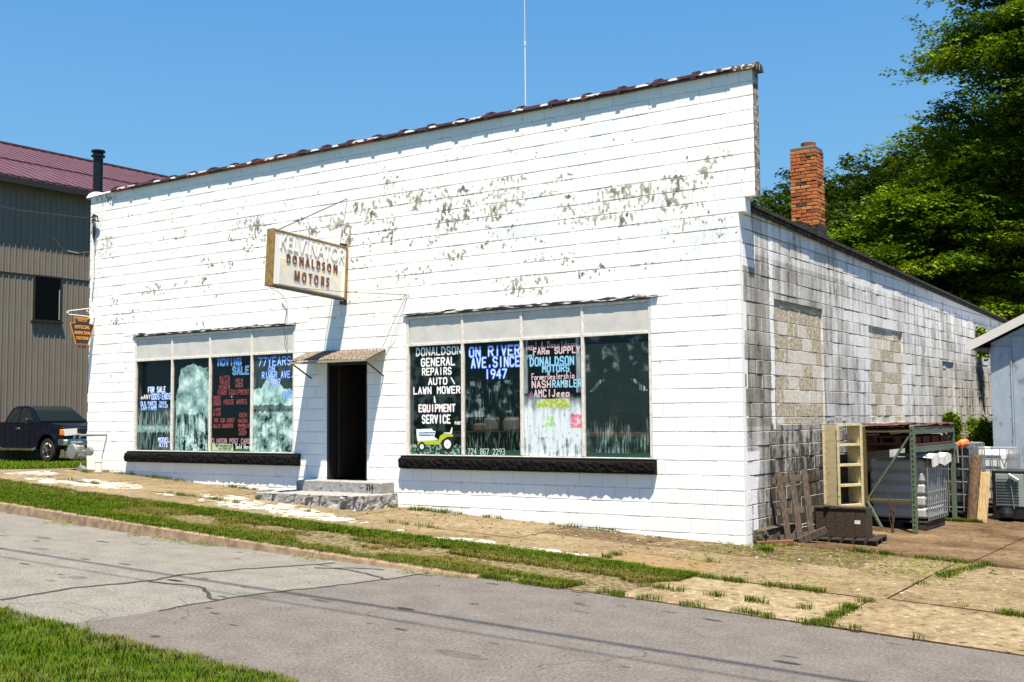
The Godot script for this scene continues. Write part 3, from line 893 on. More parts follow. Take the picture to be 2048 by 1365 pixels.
	build_chimney(s)

func core_side(s: Node, sm: Material) -> MeshInstance3D:
	var st := mb()
	var n := 12
	for i in n:
		var za := -0.21 - 17.6 * i / n
		var zb := -0.21 - 17.6 * (i + 1) / n
		var t := side_top(zb) - 0.01
		bx(st, Vector3(-0.135, (t - 0.4) * 0.5, (za + zb) * 0.5), Vector3(0.19, t + 0.4, za - zb))
	bx(st, Vector3(-0.018, 0.02, -6.0), Vector3(0.06, 0.26, 11.4))
	# small front return, flush behind the front blocks
	bx(st, Vector3(-0.055, 2.1, -0.16), Vector3(0.094, 5.0, 0.09))
	return part("side_wall", done(st), sm, s)

func rough_sill(xa: float, xb: float) -> ArrayMesh:
	var n := FastNoiseLite.new(); n.seed = 5; n.frequency = 9.0; n.fractal_octaves = 4
	var prof := [Vector2(-0.03, 1.235), Vector2(0.03, 1.228), Vector2(0.036, 1.2), Vector2(0.08, 1.195), Vector2(0.108, 1.183), Vector2(0.116, 1.15), Vector2(0.118, 1.11), Vector2(0.116, 1.07), Vector2(0.112, 1.045), Vector2(0.09, 1.022), Vector2(0.05, 1.018), Vector2(-0.03, 1.018)]
	var st := mb()
	var m := int((xb - xa) / 0.025)
	var pts := []
	for i in m + 1:
		var x := lerpf(xa, xb, float(i) / m)
		var col := []
		for k in prof.size():
			var p: Vector2 = prof[k]
			var e := 1.0 if k > 2 and k < 10 else 0.0
			var d := n.get_noise_2d(x, p.y * 2.0 + p.x) * 0.024 * e
			var endin := 0.02 * maxf(0.0, 1.0 - minf(x - xa, xb - x) / 0.03) * e
			col.append(Vector3(x, p.y + d * 0.4, p.x + d - endin))
		pts.append(col)
	for i in m:
		for k in prof.size() - 1:
			quad(st, pts[i][k], pts[i + 1][k], pts[i + 1][k + 1], pts[i][k + 1])
	for e in [0, m]:
		for k in range(1, prof.size() - 1): tri(st, pts[e][0], pts[e][k], pts[e][k + 1])
	return done(st)

func build_coping(s: Node) -> void:
	var glaze := grainy("coping_glaze", 41, 0.02, [Color(0.13, 0.08, 0.08), Color(0.24, 0.13, 0.125), Color(0.4, 0.2, 0.16)], [0.3, 0.6, 0.9], Vector3(0.25, 1.0, 1.0), 0.38, 0.1)
	var rusty := grainy("coping_rust", 42, 0.02, [Color(0.45, 0.2, 0.14), Color(0.6, 0.3, 0.2)], [0.3, 0.7], Vector3(0.5, 1, 1), 0.5, 0.1)
	var drips := grainy("coping_paint", 44, 0.012, [Color(0.3, 0.17, 0.16), Color(0.34, 0.2, 0.19), Color(0.9, 0.9, 0.9), Color(0.92, 0.92, 0.92)], [0.0, 0.58, 0.61, 1.0], Vector3(0.45, 1.2, 1.2), 0.5, 0.1)
	var glaze_mesh := coping_piece(0.605, false)
	var hub := coping_piece(0.075, true)
	var lip := mb()
	bx(lip, Vector3(0, 0.012, 0.052), Vector3(0.60, 0.034, 0.012))
	var lip_mesh := done(lip)
	var x := -14.05
	var i := 0
	while x < -0.35:
		var ln := 0.61
		var b := Basis.from_euler(Vector3(0, 0, rng.randf_range(-0.006, 0.006)))
		var t := part("coping_tile", glaze_mesh, [glaze, glaze, rusty, drips, glaze][hash(i * 7) % 5] if i > 0 else rusty, s)
		t.transform = Transform3D(b, Vector3(x + ln * 0.5, TOP, -0.10))
		part("painted_lip", lip_mesh, drips, t, Vector3(0, -0.012, 0.122))
		part("collar", hub, glaze, t, Vector3(-ln * 0.5 + 0.02, 0.0, 0))
		x += ln
		i += 1
	# end piece at the right-hand corner and bent flashing at the left-hand one
	var e := part("coping_tile", coping_piece(0.31 - x, false), grainy("coping_end", 45, 0.03, [Color(0.1, 0.09, 0.09), Color(0.3, 0.27, 0.25), Color(0.8, 0.8, 0.8)], [0.3, 0.6, 0.8], Vector3(1, 1, 1), 0.7, 0.2), s)
	e.position = Vector3((x + 0.31) * 0.5, TOP, -0.10)
	var st := mb()
	quad(st, Vector3(-14.9, TOP - 0.06, 0.05), Vector3(-14.05, TOP - 0.03, 0.05), Vector3(-14.05, TOP + 0.05, -0.1), Vector3(-14.95, TOP + 0.03, -0.12))
	quad(st, Vector3(-14.95, TOP + 0.03, -0.12), Vector3(-14.05, TOP + 0.05, -0.1), Vector3(-14.05, TOP - 0.03, -0.3), Vector3(-14.9, TOP - 0.03, -0.3))
	part("flashing", done(st), mat("flashing", lin(0.72, 0.72, 0.72), 0.5), s)

func coping_piece(ln: float, big: bool) -> ArrayMesh:
	var st := mb()
	var rz := 0.185 if big else 0.162
	var ry := 0.13 if big else 0.098
	var n := 12
	var prev := []
	for k in n + 1:
		var a := PI * k / n
		var p := Vector2(cos(a) * rz, -0.03 + sin(a) * ry if k > 0 and k < n else -0.045)
		var cur := [Vector3(-ln * 0.5, p.y, p.x), Vector3(ln * 0.5, p.y, p.x)]
		if k > 0: quad(st, prev[0], prev[1], cur[1], cur[0])
		prev = cur
	for e in [-1, 1]:
		for k in range(0, n):
			var a := PI * k / n; var b := PI * (k + 1) / n
			tri(st, Vector3(e * ln * 0.5, -0.045, 0), Vector3(e * ln * 0.5, -0.03 + sin(a) * ry, cos(a) * rz), Vector3(e * ln * 0.5, -0.03 + sin(b) * ry, cos(b) * rz))
	quad(st, Vector3(-ln * 0.5, -0.045, rz), Vector3(ln * 0.5, -0.045, rz), Vector3(ln * 0.5, -0.045, -rz), Vector3(-ln * 0.5, -0.045, -rz))
	return done(st)

func build_window(s: Node, xs: Array, first: int) -> void:
	var alu := grainy("aluminium", 51, 0.03, [Color(0.78, 0.77, 0.75), Color(0.86, 0.855, 0.84)], [0.3, 0.7], Vector3(0.6, 0.6, 0.6), 0.55, 0.0)
	var panel := grainy("transom", 52, 0.012, [Color(0.73, 0.73, 0.725), Color(0.76, 0.76, 0.755), Color(0.78, 0.775, 0.765)], [0.25, 0.55, 0.9], Vector3(0.5, 0.5, 0.5), 0.45, 0.0)
	var glass := StandardMaterial3D.new()
	if mats.has("pane"): glass = mats["pane"]
	else:
		glass.transparency = BaseMaterial3D.TRANSPARENCY_ALPHA
		glass.albedo_color = Color(0.05, 0.1, 0.09, 0.42)
		glass.roughness = 0.04
		glass.metallic_specular = 0.25
		mats["pane"] = glass
	var a: float = xs[0] - 0.055
	var b: float = xs[4] + 0.045
	var st := mb()
	var zc := -0.045
	cbx(st, Vector3(a + 0.025, 2.39, zc), Vector3(0.05, 2.34, 0.07), 0.004)
	cbx(st, Vector3(b - 0.025, 2.39, zc), Vector3(0.05, 2.34, 0.07), 0.004)
	cbx(st, Vector3((a + b) * 0.5, 3.535, zc), Vector3(b - a - 0.1, 0.045, 0.07), 0.004)
	cbx(st, Vector3((a + b) * 0.5, 1.232, zc), Vector3(b - a - 0.1, 0.03, 0.07), 0.004)
	var w := part("display_window", done(st), alu, s)
	for i in range(1, 4):
		part("mullion", box_mesh(Vector3(0.05, 2.255, 0.065)), alu, w, Vector3(xs[i], 2.38, zc + 0.003))
	for i in 4:
		var x0: float = xs[i] + (0.026 if i > 0 else 0.0)
		var x1: float = xs[i + 1] - (0.026 if i < 3 else 0.0)
		var cx := (x0 + x1) * 0.5
		part("transom_bar", box_mesh(Vector3(x1 - x0, 0.045, 0.06)), alu, w, Vector3(cx, 3.078, zc + 0.004))
		part("transom_panel", box_mesh(Vector3(x1 - x0 - 0.004, 0.405, 0.012)), panel, w, Vector3(cx, 3.306, zc + 0.012 + rng.randf_range(-0.004, 0.004)))
		var pn := part("pane", box_mesh(Vector3(x1 - x0 - 0.004, 1.802, 0.006), 0.001), glass, w, Vector3(cx, 2.152, zc - 0.005))
		var paint := StandardMaterial3D.new()
		var im := pane_image(first + i)
		im.generate_mipmaps()
		paint.albedo_texture = ImageTexture.create_from_image(im)
		paint.transparency = BaseMaterial3D.TRANSPARENCY_ALPHA
		paint.roughness = 0.7
		var q := QuadMesh.new()
		q.size = Vector2(x1 - x0 - 0.01, 1.796)
		part("painted_lettering", q, paint, pn, Vector3(0, 0, 0.0045))
	# flaking head trim
	var trim := grainy("head_trim", 53, 0.05, [Color(0.08, 0.08, 0.08), Color(0.35, 0.34, 0.32), Color(0.85, 0.85, 0.85)], [0.4, 0.55, 0.7], Vector3(0.12, 0.8, 0.8), 0.8, 0.1)
	var n := FastNoiseLite.new(); n.seed = 9 + first; n.frequency = 2.2
	var x := a - 0.04
	st = mb()
	while x < b + 0.03:
		var hgt := 0.035 + 0.05 * maxf(0.0, n.get_noise_1d(x))
		bx(st, Vector3(x + 0.05, 3.572 + hgt * 0.5, 0.012), Vector3(0.1, hgt, 0.03 + 0.015 * absf(n.get_noise_1d(x * 3.0))))
		x += 0.1
	part("head_trim", done(st), trim, w)
	# display ledge behind the glass
	st = mb()
	bx(st, Vector3((a + b) * 0.5, 1.2, -0.62), Vector3(b - a, 0.03, 0.9))
	part("display_ledge", done(st), mat("green_baize", lin(0.02, 0.09, 0.055), 0.9), s)

func build_awning(s: Node) -> void:
	var tin := grainy("old_tin", 61, 0.04, [Color(0.2, 0.17, 0.14), Color(0.42, 0.37, 0.32), Color(0.62, 0.58, 0.53)], [0.25, 0.55, 0.85], Vector3(0.9, 0.9, 0.9), 0.75, 0.3)
	var st := mb()
	var xa := -8.30; var xb := -6.47
	var n := 96
	var rows := [[0.01, 3.045], [0.16, 3.0], [0.34, 2.93], [0.50, 2.862]]
	var pts := []
	for i in n + 1:
		var x := lerpf(xa, xb, float(i) / n)
		var wv := 0.011 * sin(x * TAU / 0.076)
		var col := []
		for r in rows: col.append(Vector3(x, r[1] + wv + 0.012 * sin(x * 2.2), r[0]))
		pts.append(col)
	for i in n:
		for k in 3: quad(st, pts[i][k], pts[i + 1][k], pts[i + 1][k + 1], pts[i][k + 1])
		for k in 3: quad(st, pts[i][k] - Vector3(0, 0.005, 0), pts[i + 1][k] - Vector3(0, 0.005, 0), pts[i + 1][k + 1] - Vector3(0, 0.005, 0), pts[i][k + 1] - Vector3(0, 0.005, 0))
	var aw := part("awning", done(st), tin, s)
	st = mb()
	bx(st, Vector3((xa + xb) * 0.5, 2.835, 0.485), Vector3(xb - xa - 0.02, 0.035, 0.03))
	bx(st, Vector3((xa + xb) * 0.5, 3.01, 0.014), Vector3(xb - xa - 0.02, 0.05, 0.026))
	for x in [xa + 0.03, -7.4, xb - 0.03]: bar(st, Vector3(x, 2.99, 0.03), Vector3(x, 2.845, 0.47), 0.03, 0.03)
	part("awning_rail", done(st), mat("awning_wood", lin(0.3, 0.27, 0.22), 0.85), aw)
	for x in [-8.24, -6.53]:
		st = mb()
		tube(st, [Vector3(x, 2.58, 0.005), Vector3(x, 2.82, 0.47)], 0.014, 8)
		part("bracket", done(st), mat("dark_iron", lin(0.03, 0.028, 0.026), 0.6, 0.4), aw)

func build_chimney(s: Node) -> void:
	var c := Vector3(-1.22, 0, -6.15)
	var wx := 0.52; var wz := 0.42
	var y0 := 5.05; var top := 6.93
	var st := mb()
	bx(st, Vector3(c.x, (4.9 + top) * 0.5, c.z), Vector3(wx - 0.03, top - 4.9, wz - 0.03))
	var ch := part("chimney", done(st), mat("mortar", lin(0.1, 0.09, 0.08), 0.95), s)
	var tones := []
	for k in 5:
		var base: Color = [Color(0.68, 0.4, 0.19), Color(0.64, 0.34, 0.16), Color(0.72, 0.49, 0.25), Color(0.5, 0.29, 0.17), Color(0.28, 0.2, 0.15)][k]
		tones.append(grainy("brick%d" % k, 100 + k, 0.04, [base.darkened(0.45), base, base.lightened(0.08)], [0.1, 0.4, 0.9], Vector3(0.9, 0.9, 0.9), 0.9, 0.1))
	var ym := 0.0675
	var row := 0
	var y := y0
	while y + 0.06 < top:
		var off := 0.0 if row % 2 == 0 else 0.1
		# front face (along x) and right face (along z)
		var xs := [-wx * 0.5, -wx * 0.5 + 0.2 - off, -wx * 0.5 + 0.41 - off, wx * 0.5]
		for i in 3:
			var ln: float = xs[i + 1] - xs[i] - 0.011
			if ln < 0.03: continue
			brick(ch, Vector3(c.x + (xs[i] + xs[i + 1]) * 0.5, y + ym * 0.5, c.z + wz * 0.5 - 0.045), Vector3(ln, ym - 0.012, 0.09), tones)
		var zs := [wz * 0.5 - 0.10, wz * 0.5 - 0.10 - (0.2 if row % 2 else 0.1), -wz * 0.5]
		for i in 2:
			var ln: float = zs[i] - zs[i + 1] - 0.011
			if ln < 0.03: continue
			brick(ch, Vector3(c.x + wx * 0.5 - 0.045, y + ym * 0.5, c.z + (zs[i] + zs[i + 1]) * 0.5), Vector3(0.09, ym - 0.012, ln), tones)
		y += ym
		row += 1
	st = mb()
	bx(st, Vector3(c.x, 5.08, c.z), Vector3(wx + 0.05, 0.7, wz + 0.05))
	prism(st, PackedVector2Array([Vector2(-0.4, 4.9), Vector2(0.35, 4.7), Vector2(0.3, 5.25), Vector2(0.27, 5.36), Vector2(-0.02, 5.5), Vector2(-0.28, 5.52)]), -0.02, 0.06, Basis.IDENTITY, Vector3(c.x, 0, c.z + wz * 0.5))
	part("tar_flashing", done(st), mats["tar"], ch)
	st = mb()
	cbx(st, Vector3(c.x + 0.02, top + 0.0, c.z), Vector3(wx - 0.1, 0.06, wz - 0.1), 0.025)
	part("mortar_cap", done(st), mat("cap", lin(0.12, 0.11, 0.1), 0.95), ch)
	st = mb()
	lathe(st, Vector3(c.x + 0.04, top + 0.01, c.z), [Vector2(0.13, 0), Vector2(0.14, 0.1), Vector2(0.12, 0.1), Vector2(0.11, 0.0)], 14)
	part("flue", done(st), mats["brick3"], ch)

func brick(ch: Node, at: Vector3, size: Vector3, tones: Array) -> void:
	var key := "brick %.3f %.3f %.3f" % [size.x, size.y, size.z]
	if not block_cache.has(key): block_cache[key] = box_mesh(size, 0.006)
	var j := Vector3(rng.randf_range(-0.006, 0.006), 0, rng.randf_range(-0.006, 0.006))
	part("brick", block_cache[key], tones[[0, 0, 1, 1, 2, 3, 0, 1, 4, 2][rng.randi() % 10]], ch, at + j, Vector3(rng.randf_range(-0.015, 0.015), rng.randf_range(-0.02, 0.02), rng.randf_range(-0.012, 0.012)))

# ------------------------------------------------------------------ things on the front
func build_front_things() -> void:
	var s := Vector3(-7.41, 0, 0)
	var tilt := 0.055
	var sign_ := thing("projecting_sign", "white plastic box sign with gold edge trim projecting over the doorway", "sign", Vector3(-7.41, 4.40, 0.05))
	var body := mb()
	var tb := Basis.from_euler(Vector3(-tilt, 0, 0))
	cbx(body, tb * Vector3(0, 0, 0.87), Vector3(0.12, 0.88, 1.70), 0.01, tb)
	part("sign_box", done(body), mat("sign_white", lin(0.72, 0.72, 0.7), 0.4), sign_)
	var gold := grainy("gold_trim", 71, 0.03, [Color(0.4, 0.32, 0.17), Color(0.52, 0.42, 0.22), Color(0.58, 0.48, 0.28)], [0.1, 0.5, 0.9], Vector3(0.4, 0.4, 0.4), 0.55, 0.0)
	for q in [[Vector3(0, 0, 1.745), Vector3(0.15, 0.95, 0.05)], [Vector3(0, 0, 0.0), Vector3(0.14, 0.93, 0.04)]]:
		var t := mb()
		cbx(t, tb * q[0], q[1], 0.006, tb)
		part("end_trim", done(t), gold, sign_)
	for sy in [1, -1]:
		var t := mb()
		cbx(t, tb * Vector3(0, sy * 0.455, 0.87), Vector3(0.145, 0.035, 1.69), 0.006, tb)
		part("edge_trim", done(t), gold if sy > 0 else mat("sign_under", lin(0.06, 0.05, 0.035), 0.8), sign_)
	var low := mb()
	cbx(low, tb * Vector3(0.0625, -0.20, 0.86), Vector3(0.008, 0.44, 1.46), 0.003, tb)
	var faded := grainy("faded_panel", 72, 0.006, [Color(0.78, 0.78, 0.76), Color(0.82, 0.82, 0.8), Color(0.87, 0.83, 0.62)], [0.2, 0.66, 0.74], Vector3(1.2, 1.2, 1.2), 0.5, 0.0)
	part("lower_panel", done(low), faded, sign_)
	var turn := Vector3(0, PI / 2, 0)
	var tw := tb.get_euler()
	var rot := (tb * Basis.from_euler(turn)).get_euler()
	lettering("raised_letters", "KELVINATOR", sign_, mats["sign_white"], tb * Vector3(0.06, 0.29, 0.83), rot, 1.52, 0.23, 0.03, false)
	var brown := mat("letter_brown", lin(0.13, 0.05, 0.035), 0.6)
	lettering("letters", "D O N A L D S O N", sign_, brown, tb * Vector3(0.068, 0.03, 0.84), rot, 1.2, 0.15, 0.02)
	lettering("letters", "M O T O R S", sign_, brown, tb * Vector3(0.068, -0.23, 0.84), rot, 0.82, 0.17, 0.02)
	var iron := mat("dark_iron", lin(0.03, 0.028, 0.026), 0.6, 0.4)
	var st := mb()
	bx(st, Vector3(0, 0.50, 0.0), Vector3(0.05, 0.06, 0.16)); bx(st, Vector3(0, -0.52, 0.0), Vector3(0.05, 0.06, 0.16))
	bx(st, Vector3(0, 0.0, -0.03), Vector3(0.05, 1.0, 0.03))
	part("wall_bracket", done(st), iron, sign_)
	st = mb()
	tube(st, [tb * Vector3(0, 0.47, 1.62), Vector3(0.03, 1.335, -0.045)], 0.008, 6)
	part("stay_wire", done(st), iron, sign_)
	st = mb()
	tube(st, [tb * Vector3(0.02, -0.46, 1.65), Vector3(0.7, -0.44, 0.8), Vector3(1.42, -0.47, -0.04)], 0.004, 5)
	part("stay_wire", done(st), iron, sign_)
	st = mb()
	tube(st, [tb * Vector3(-0.05, -0.47, 1.72), Vector3(-0.75, -0.36, 0.8), Vector3(-1.45, -0.42, -0.042)], 0.004, 5)
	part("stay_wire", done(st), iron, sign_)
	# loose wires on the wall
	var wire := mat("wire_black", lin(0.02, 0.02, 0.02), 0.6)
	st = mb()
	tube(st, [Vector3(-9.0, 4.0, 0.01), Vector3(-8.86, 3.86, 0.012), Vector3(-8.9, 3.5, 0.05), Vector3(-8.85, 3.2, 0.02)], 0.005, 5)
	var loose := part("loose_wire", done(st), wire, self)
	loose.name = numbered("loose_wire"); tag(loose, "thin dark wire hanging down the white wall into the left display window", "wire")
	st = mb()
	tube(st, [Vector3(-5.99, 3.93, 0.02), Vector3(-6.2, 3.5, 0.1), Vector3(-6.5, 3.06, 0.06)], 0.004, 5)
	loose = part("stay_wire", done(st), wire, self)
	loose.name = numbered("awning_wire"); tag(loose, "thin wire running from a wall hook down to the awning corner", "wire")
	# awning steps
	var steps := thing("doorstep", "cracked grey two tier concrete doorstep below the black doorway", "steps", Vector3(-7.35, 0.3, 0))
	var cem := grainy("painted_cement", 73, 0.03, [Color(0.22, 0.21, 0.2), Color(0.5, 0.5, 0.5), Color(0.56, 0.56, 0.56), Color(0.62, 0.61, 0.59)], [0.08, 0.2, 0.6, 0.95], Vector3(0.5, 0.5, 0.5), 0.85, 0.3)
	part("lower_step", lump(Vector3(-8.6, 0.18, -0.0), Vector3(-6.15, 0.60, 1.0), 0.1, 3), cem, steps, -steps.position)
	part("upper_step", lump(Vector3(-8.28, 0.5, -0.0), Vector3(-6.28, 0.785, 0.34), 0.014, 8), cem, steps, -steps.position)
	lettering("house_number", "714", steps, mat("black_paint", lin(0.012, 0.012, 0.013), 0.6), Vector3(-6.53, 0.70, 0.352) - steps.position, Vector3.ZERO, 0.16, 0.1, 0.008)
	# inspection sign on a scroll bracket
	var ins := thing("inspection_sign", "black and orange keystone shaped sign hanging from a white scroll bracket", "sign", Vector3(-14.64, 4.05, -0.02))
	var orange := mat("sign_orange", lin(0.8, 0.33, 0.02), 0.5)
	var navy := mat("sign_navy", lin(0.012, 0.014, 0.03), 0.5)
	var key := PackedVector2Array([Vector2(-0.2, 0.0), Vector2(0.2, 0.0), Vector2(0.17, -0.11), Vector2(0.29, -0.13), Vector2(0.15, -0.56), Vector2(-0.15, -0.56), Vector2(-0.29, -0.13), Vector2(-0.17, -0.11)])
	var kb := Basis.from_euler(Vector3(0, PI / 2, 0))
	var inner := PackedVector2Array()
	for p in key: inner.append((p - Vector2(0, -0.29)) * Vector2(0.93, 0.95) + Vector2(0, -0.29))
	st = mb(); prism(st, key, -0.008, 0.008, kb, Vector3(0, -0.03, 0.33))
	part("plate", done(st), orange, ins)
	st = mb(); prism(st, inner, -0.011, 0.011, kb, Vector3(0, -0.03, 0.33))
	part("field", done(st), navy, ins)
	for q in [["OFFICIAL", -0.20, 0.36, 0.07], ["INSPECTION", -0.32, 0.37, 0.065], ["STATION", -0.43, 0.29, 0.065]]:
		lettering("letters", q[0], ins, orange, Vector3(0.012, q[1] - 0.03, 0.33), Vector3(0, PI / 2, 0), q[2], q[3], 0.006)
	lettering("letters", "COMMONWEALTH OF", ins, orange, Vector3(0.012, -0.065, 0.33), Vector3(0, PI / 2, 0), 0.28, 0.022, 0.005)
	lettering("letters", "PENNSYLVANIA", ins, orange, Vector3(0.012, -0.1, 0.33), Vector3(0, PI / 2, 0), 0.22, 0.022, 0.005)
	st = mb(); bx(st, Vector3(0, -0.635, 0.33), Vector3(0.012, 0.07, 0.27))
	part("number_tab", done(st), grainy("tab_rust", 74, 0.05, [Color(0.3, 0.13, 0.04), Color(0.72, 0.4, 0.1)], [0.3, 0.7], Vector3(3, 3, 3), 0.7, 0.0), ins)
	lettering("letters", "NO. 2807", ins, navy, Vector3(0.008, -0.635, 0.33), Vector3(0, PI / 2, 0), 0.2, 0.035, 0.005)
	var whitem := mat("white_iron", lin(0.75, 0.75, 0.74), 0.5)
	st = mb()
	tube(st, [Vector3(0, 0.22, 0.02), Vector3(0, -0.02, 0.02)], 0.011, 6)
	tube(st, [Vector3(0, 0.0, 0.02), Vector3(0, 0.02, 0.66)], 0.009, 6)
	tube(st, [Vector3(0, 0.19, 0.1), Vector3(0, 0.09, 0.66)], 0.009, 6)
	var spiral := []
	for k in 26:
		var a := k * 0.42
		var r := 0.1 - 0.0034 * k
		spiral.append(Vector3(0, 0.1 + sin(a) * r, 0.12 + cos(a) * r))
	tube(st, spiral, 0.007, 5)
	lathe(st, Vector3(0, 0.06, 0.68), [Vector2(0, 0.03), Vector2(0.025, 0.015), Vector2(0.025, -0.015), Vector2(0, -0.03)], 10)
	part("scroll_bracket", done(st), whitem, ins)
	# gas meter at the left corner
	var gm := thing("gas_meter", "grey gas meter with bent pipes at the left corner of the white wall", "meter", Vector3(-14.75, 0.8, 0.3))
	var gp := mat("meter_grey", lin(0.16, 0.18, 0.185), 0.5)
	st = mb()
	cbx(st, Vector3(0, 0.42, 0.0), Vector3(0.34, 0.3, 0.2), 0.05)
	lathe(st, Vector3(0, 0.42, 0.02), [Vector2(0, -0.125), Vector2(0.15, -0.12), Vector2(0.165, -0.08), Vector2(0.165, 0.08), Vector2(0.15, 0.12), Vector2(0, 0.125)], 18, Basis(Vector3.RIGHT, PI / 2))
	cbx(st, Vector3(0, 0.6, 0), Vector3(0.3, 0.05, 0.14), 0.015)
	part("meter_body", done(st), gp, gm)
	st = mb()
	for run in [[Vector3(-0.1, 0.6, 0), Vector3(-0.1, 0.7, 0), Vector3(-0.06, 0.76, 0), Vector3(0.1, 0.77, 0)], [Vector3(0.09, 0.6, 0), Vector3(0.09, 0.7, 0), Vector3(0.13, 0.75, 0), Vector3(0.5, 0.76, -0.05), Vector3(0.6, 0.76, -0.29)], [Vector3(0.14, 0.3, 0), Vector3(0.14, 0.12, 0), Vector3(0.12, -0.05, -0.05)], [Vector3(0.2, 0.42, 0), Vector3(0.34, 0.42, -0.02)]]:
		st = mb()
		tube(st, run, 0.024, 8)
		part("pipe", done(st), mat("pipe_grey", lin(0.2, 0.21, 0.21), 0.6), gm)
	st = mb()
	lathe(st, Vector3(0.4, 0.42, -0.02), [Vector2(0, -0.05), Vector2(0.09, -0.04), Vector2(0.09, 0.04), Vector2(0, 0.05)], 14, Basis(Vector3.RIGHT, PI / 2))
	part("regulator", done(st), gp, gm)
	st = mb()
	lathe(st, Vector3(0.2, 0.02, 0.02), [Vector2(0, -0.06), Vector2(0.1, -0.05), Vector2(0.1, 0.05), Vector2(0, 0.06)], 14, Basis(Vector3.RIGHT, PI / 2))
	part("regulator", done(st), gp, gm)
	# white capped standpipe by the meter
	st = mb()
	lathe(st, Vector3(0, 0, 0), [Vector2(0.075, -0.05), Vector2(0.075, 0.2), Vector2(0.082, 0.2), Vector2(0.082, 0.25), Vector2(0.05, 0.255), Vector2(0, 0.255)], 16)
	var sp := part("standpipe", done(st), mat("white_pvc", lin(0.72, 0.7, 0.66), 0.5), self, Vector3(-14.2, 0.80, 0.16))
	sp.name = numbered("standpipe"); tag(sp, "short white plastic pipe standing against the wall beside the gas meter", "pipe")
	# electric service drop
	var ed := thing("service_drop", "bundle of overhead wires tied to the left corner of the white wall", "cable", Vector3(-14.7, 6.1, 0.02))
	st = mb()
	tube(st, [Vector3(0.05, 0.1, 0.02), Vector3(-0.1, 0.08, 0.1), Vector3(1.2, -0.25, 2.5), Vector3(4.0, -0.6, 7.0), Vector3(8, -0.2, 13)], 0.011, 6)
	part("overhead_cable", done(st), wire, ed)
	st = mb()
	for k in 4:
		var o := 0.035 * k
		tube(st, [Vector3(0.02 + o, 0.12, 0.05), Vector3(0.06 + o, 0.06, 0.09), Vector3(0.07 + o, -0.12, 0.08), Vector3(0.05 + o * 0.5, -0.3 - 0.05 * k, 0.06), Vector3(-0.02 + o, -0.24 + 0.1 * k, 0.05), Vector3(0.0 + o, 0.05, 0.06)], 0.009, 6)
	tube(st, [Vector3(0.0, 0.1, 0.05), Vector3(0.1, 0.14, 0.08), Vector3(0.2, 0.09, 0.07), Vector3(0.22, -0.02, 0.05), Vector3(0.12, 0.02, 0.08)], 0.02, 6)
	tube(st, [Vector3(-0.35, 0.06, 0.7), Vector3(-0.38, -0.4, 0.7), Vector3(-0.2, -0.72, 0.5), Vector3(0.02, -0.66, 0.1)], 0.009, 6)
	tube(st, [Vector3(-0.2, -0.68, 0.5), Vector3(-0.06, -0.72, 0.3)], 0.035, 8)
	part("wire_loops", done(st), wire, ed)
	st = mb()
	tube(st, [Vector3(0.02, 0.05, 0.03), Vector3(0.0, -1.5, 0.03)], 0.02, 8)
	tube(st, [Vector3(0.05, -0.1, 0.025), Vector3(0.04, -1.3, 0.025)], 0.01, 6)
	part("conduit", done(st), mat("white_conduit", lin(0.7, 0.7, 0.7), 0.5), ed)
	# stove pipe behind the left end of the parapet
	var pp := thing("stove_pipe", "black metal stove pipe rising past the left end of the parapet", "chimney pipe", Vector3(-15.2, 5.3, -0.4))
	st = mb()
	lathe(st, Vector3.ZERO, [Vector2(0.105, 0.0), Vector2(0.105, 2.35)], 20)
	part("pipe", done(st), mat("black_pipe", lin(0.02, 0.022, 0.025), 0.25, 0.6), pp)
	st = mb()
	lathe(st, Vector3.ZERO, [Vector2(0.09, 2.33), Vector2(0.15, 2.36), Vector2(0.15, 2.39), Vector2(0.11, 2.41), Vector2(0.11, 2.44), Vector2(0.15, 2.46), Vector2(0.15, 2.50), Vector2(0.0, 2.54)], 20)
	part("pipe_cap", done(st), mat("black_pipe", lin(0.02, 0.022, 0.025), 0.25, 0.6), pp)
	st = mb()
	lathe(st, Vector3.ZERO, [Vector2(0.24, 1.42), Vector2(0.18, 1.52), Vector2(0.106, 1.56)], 20)
	part("storm_collar", done(st), mat("flashing", lin(0.72, 0.72, 0.72), 0.5), pp)
	# antenna
	var an := thing("antenna_mast", "thin whitish antenna mast standing up behind the parapet", "antenna", Vector3(-4.23, 5.2, -1.0))
	st = mb()
	tube(st, [Vector3.ZERO, Vector3(0, 3.0, 0)], 0.012, 8)
	tube(st, [Vector3(0, 3.0, 0), Vector3(0, 5.6, 0)], 0.007, 6)
	tube(st, [Vector3(0, 2.95, 0), Vector3(0, 3.03, 0)], 0.018, 8)
	part("mast", done(st), mat("mast", lin(0.6, 0.6, 0.58), 0.5), an)

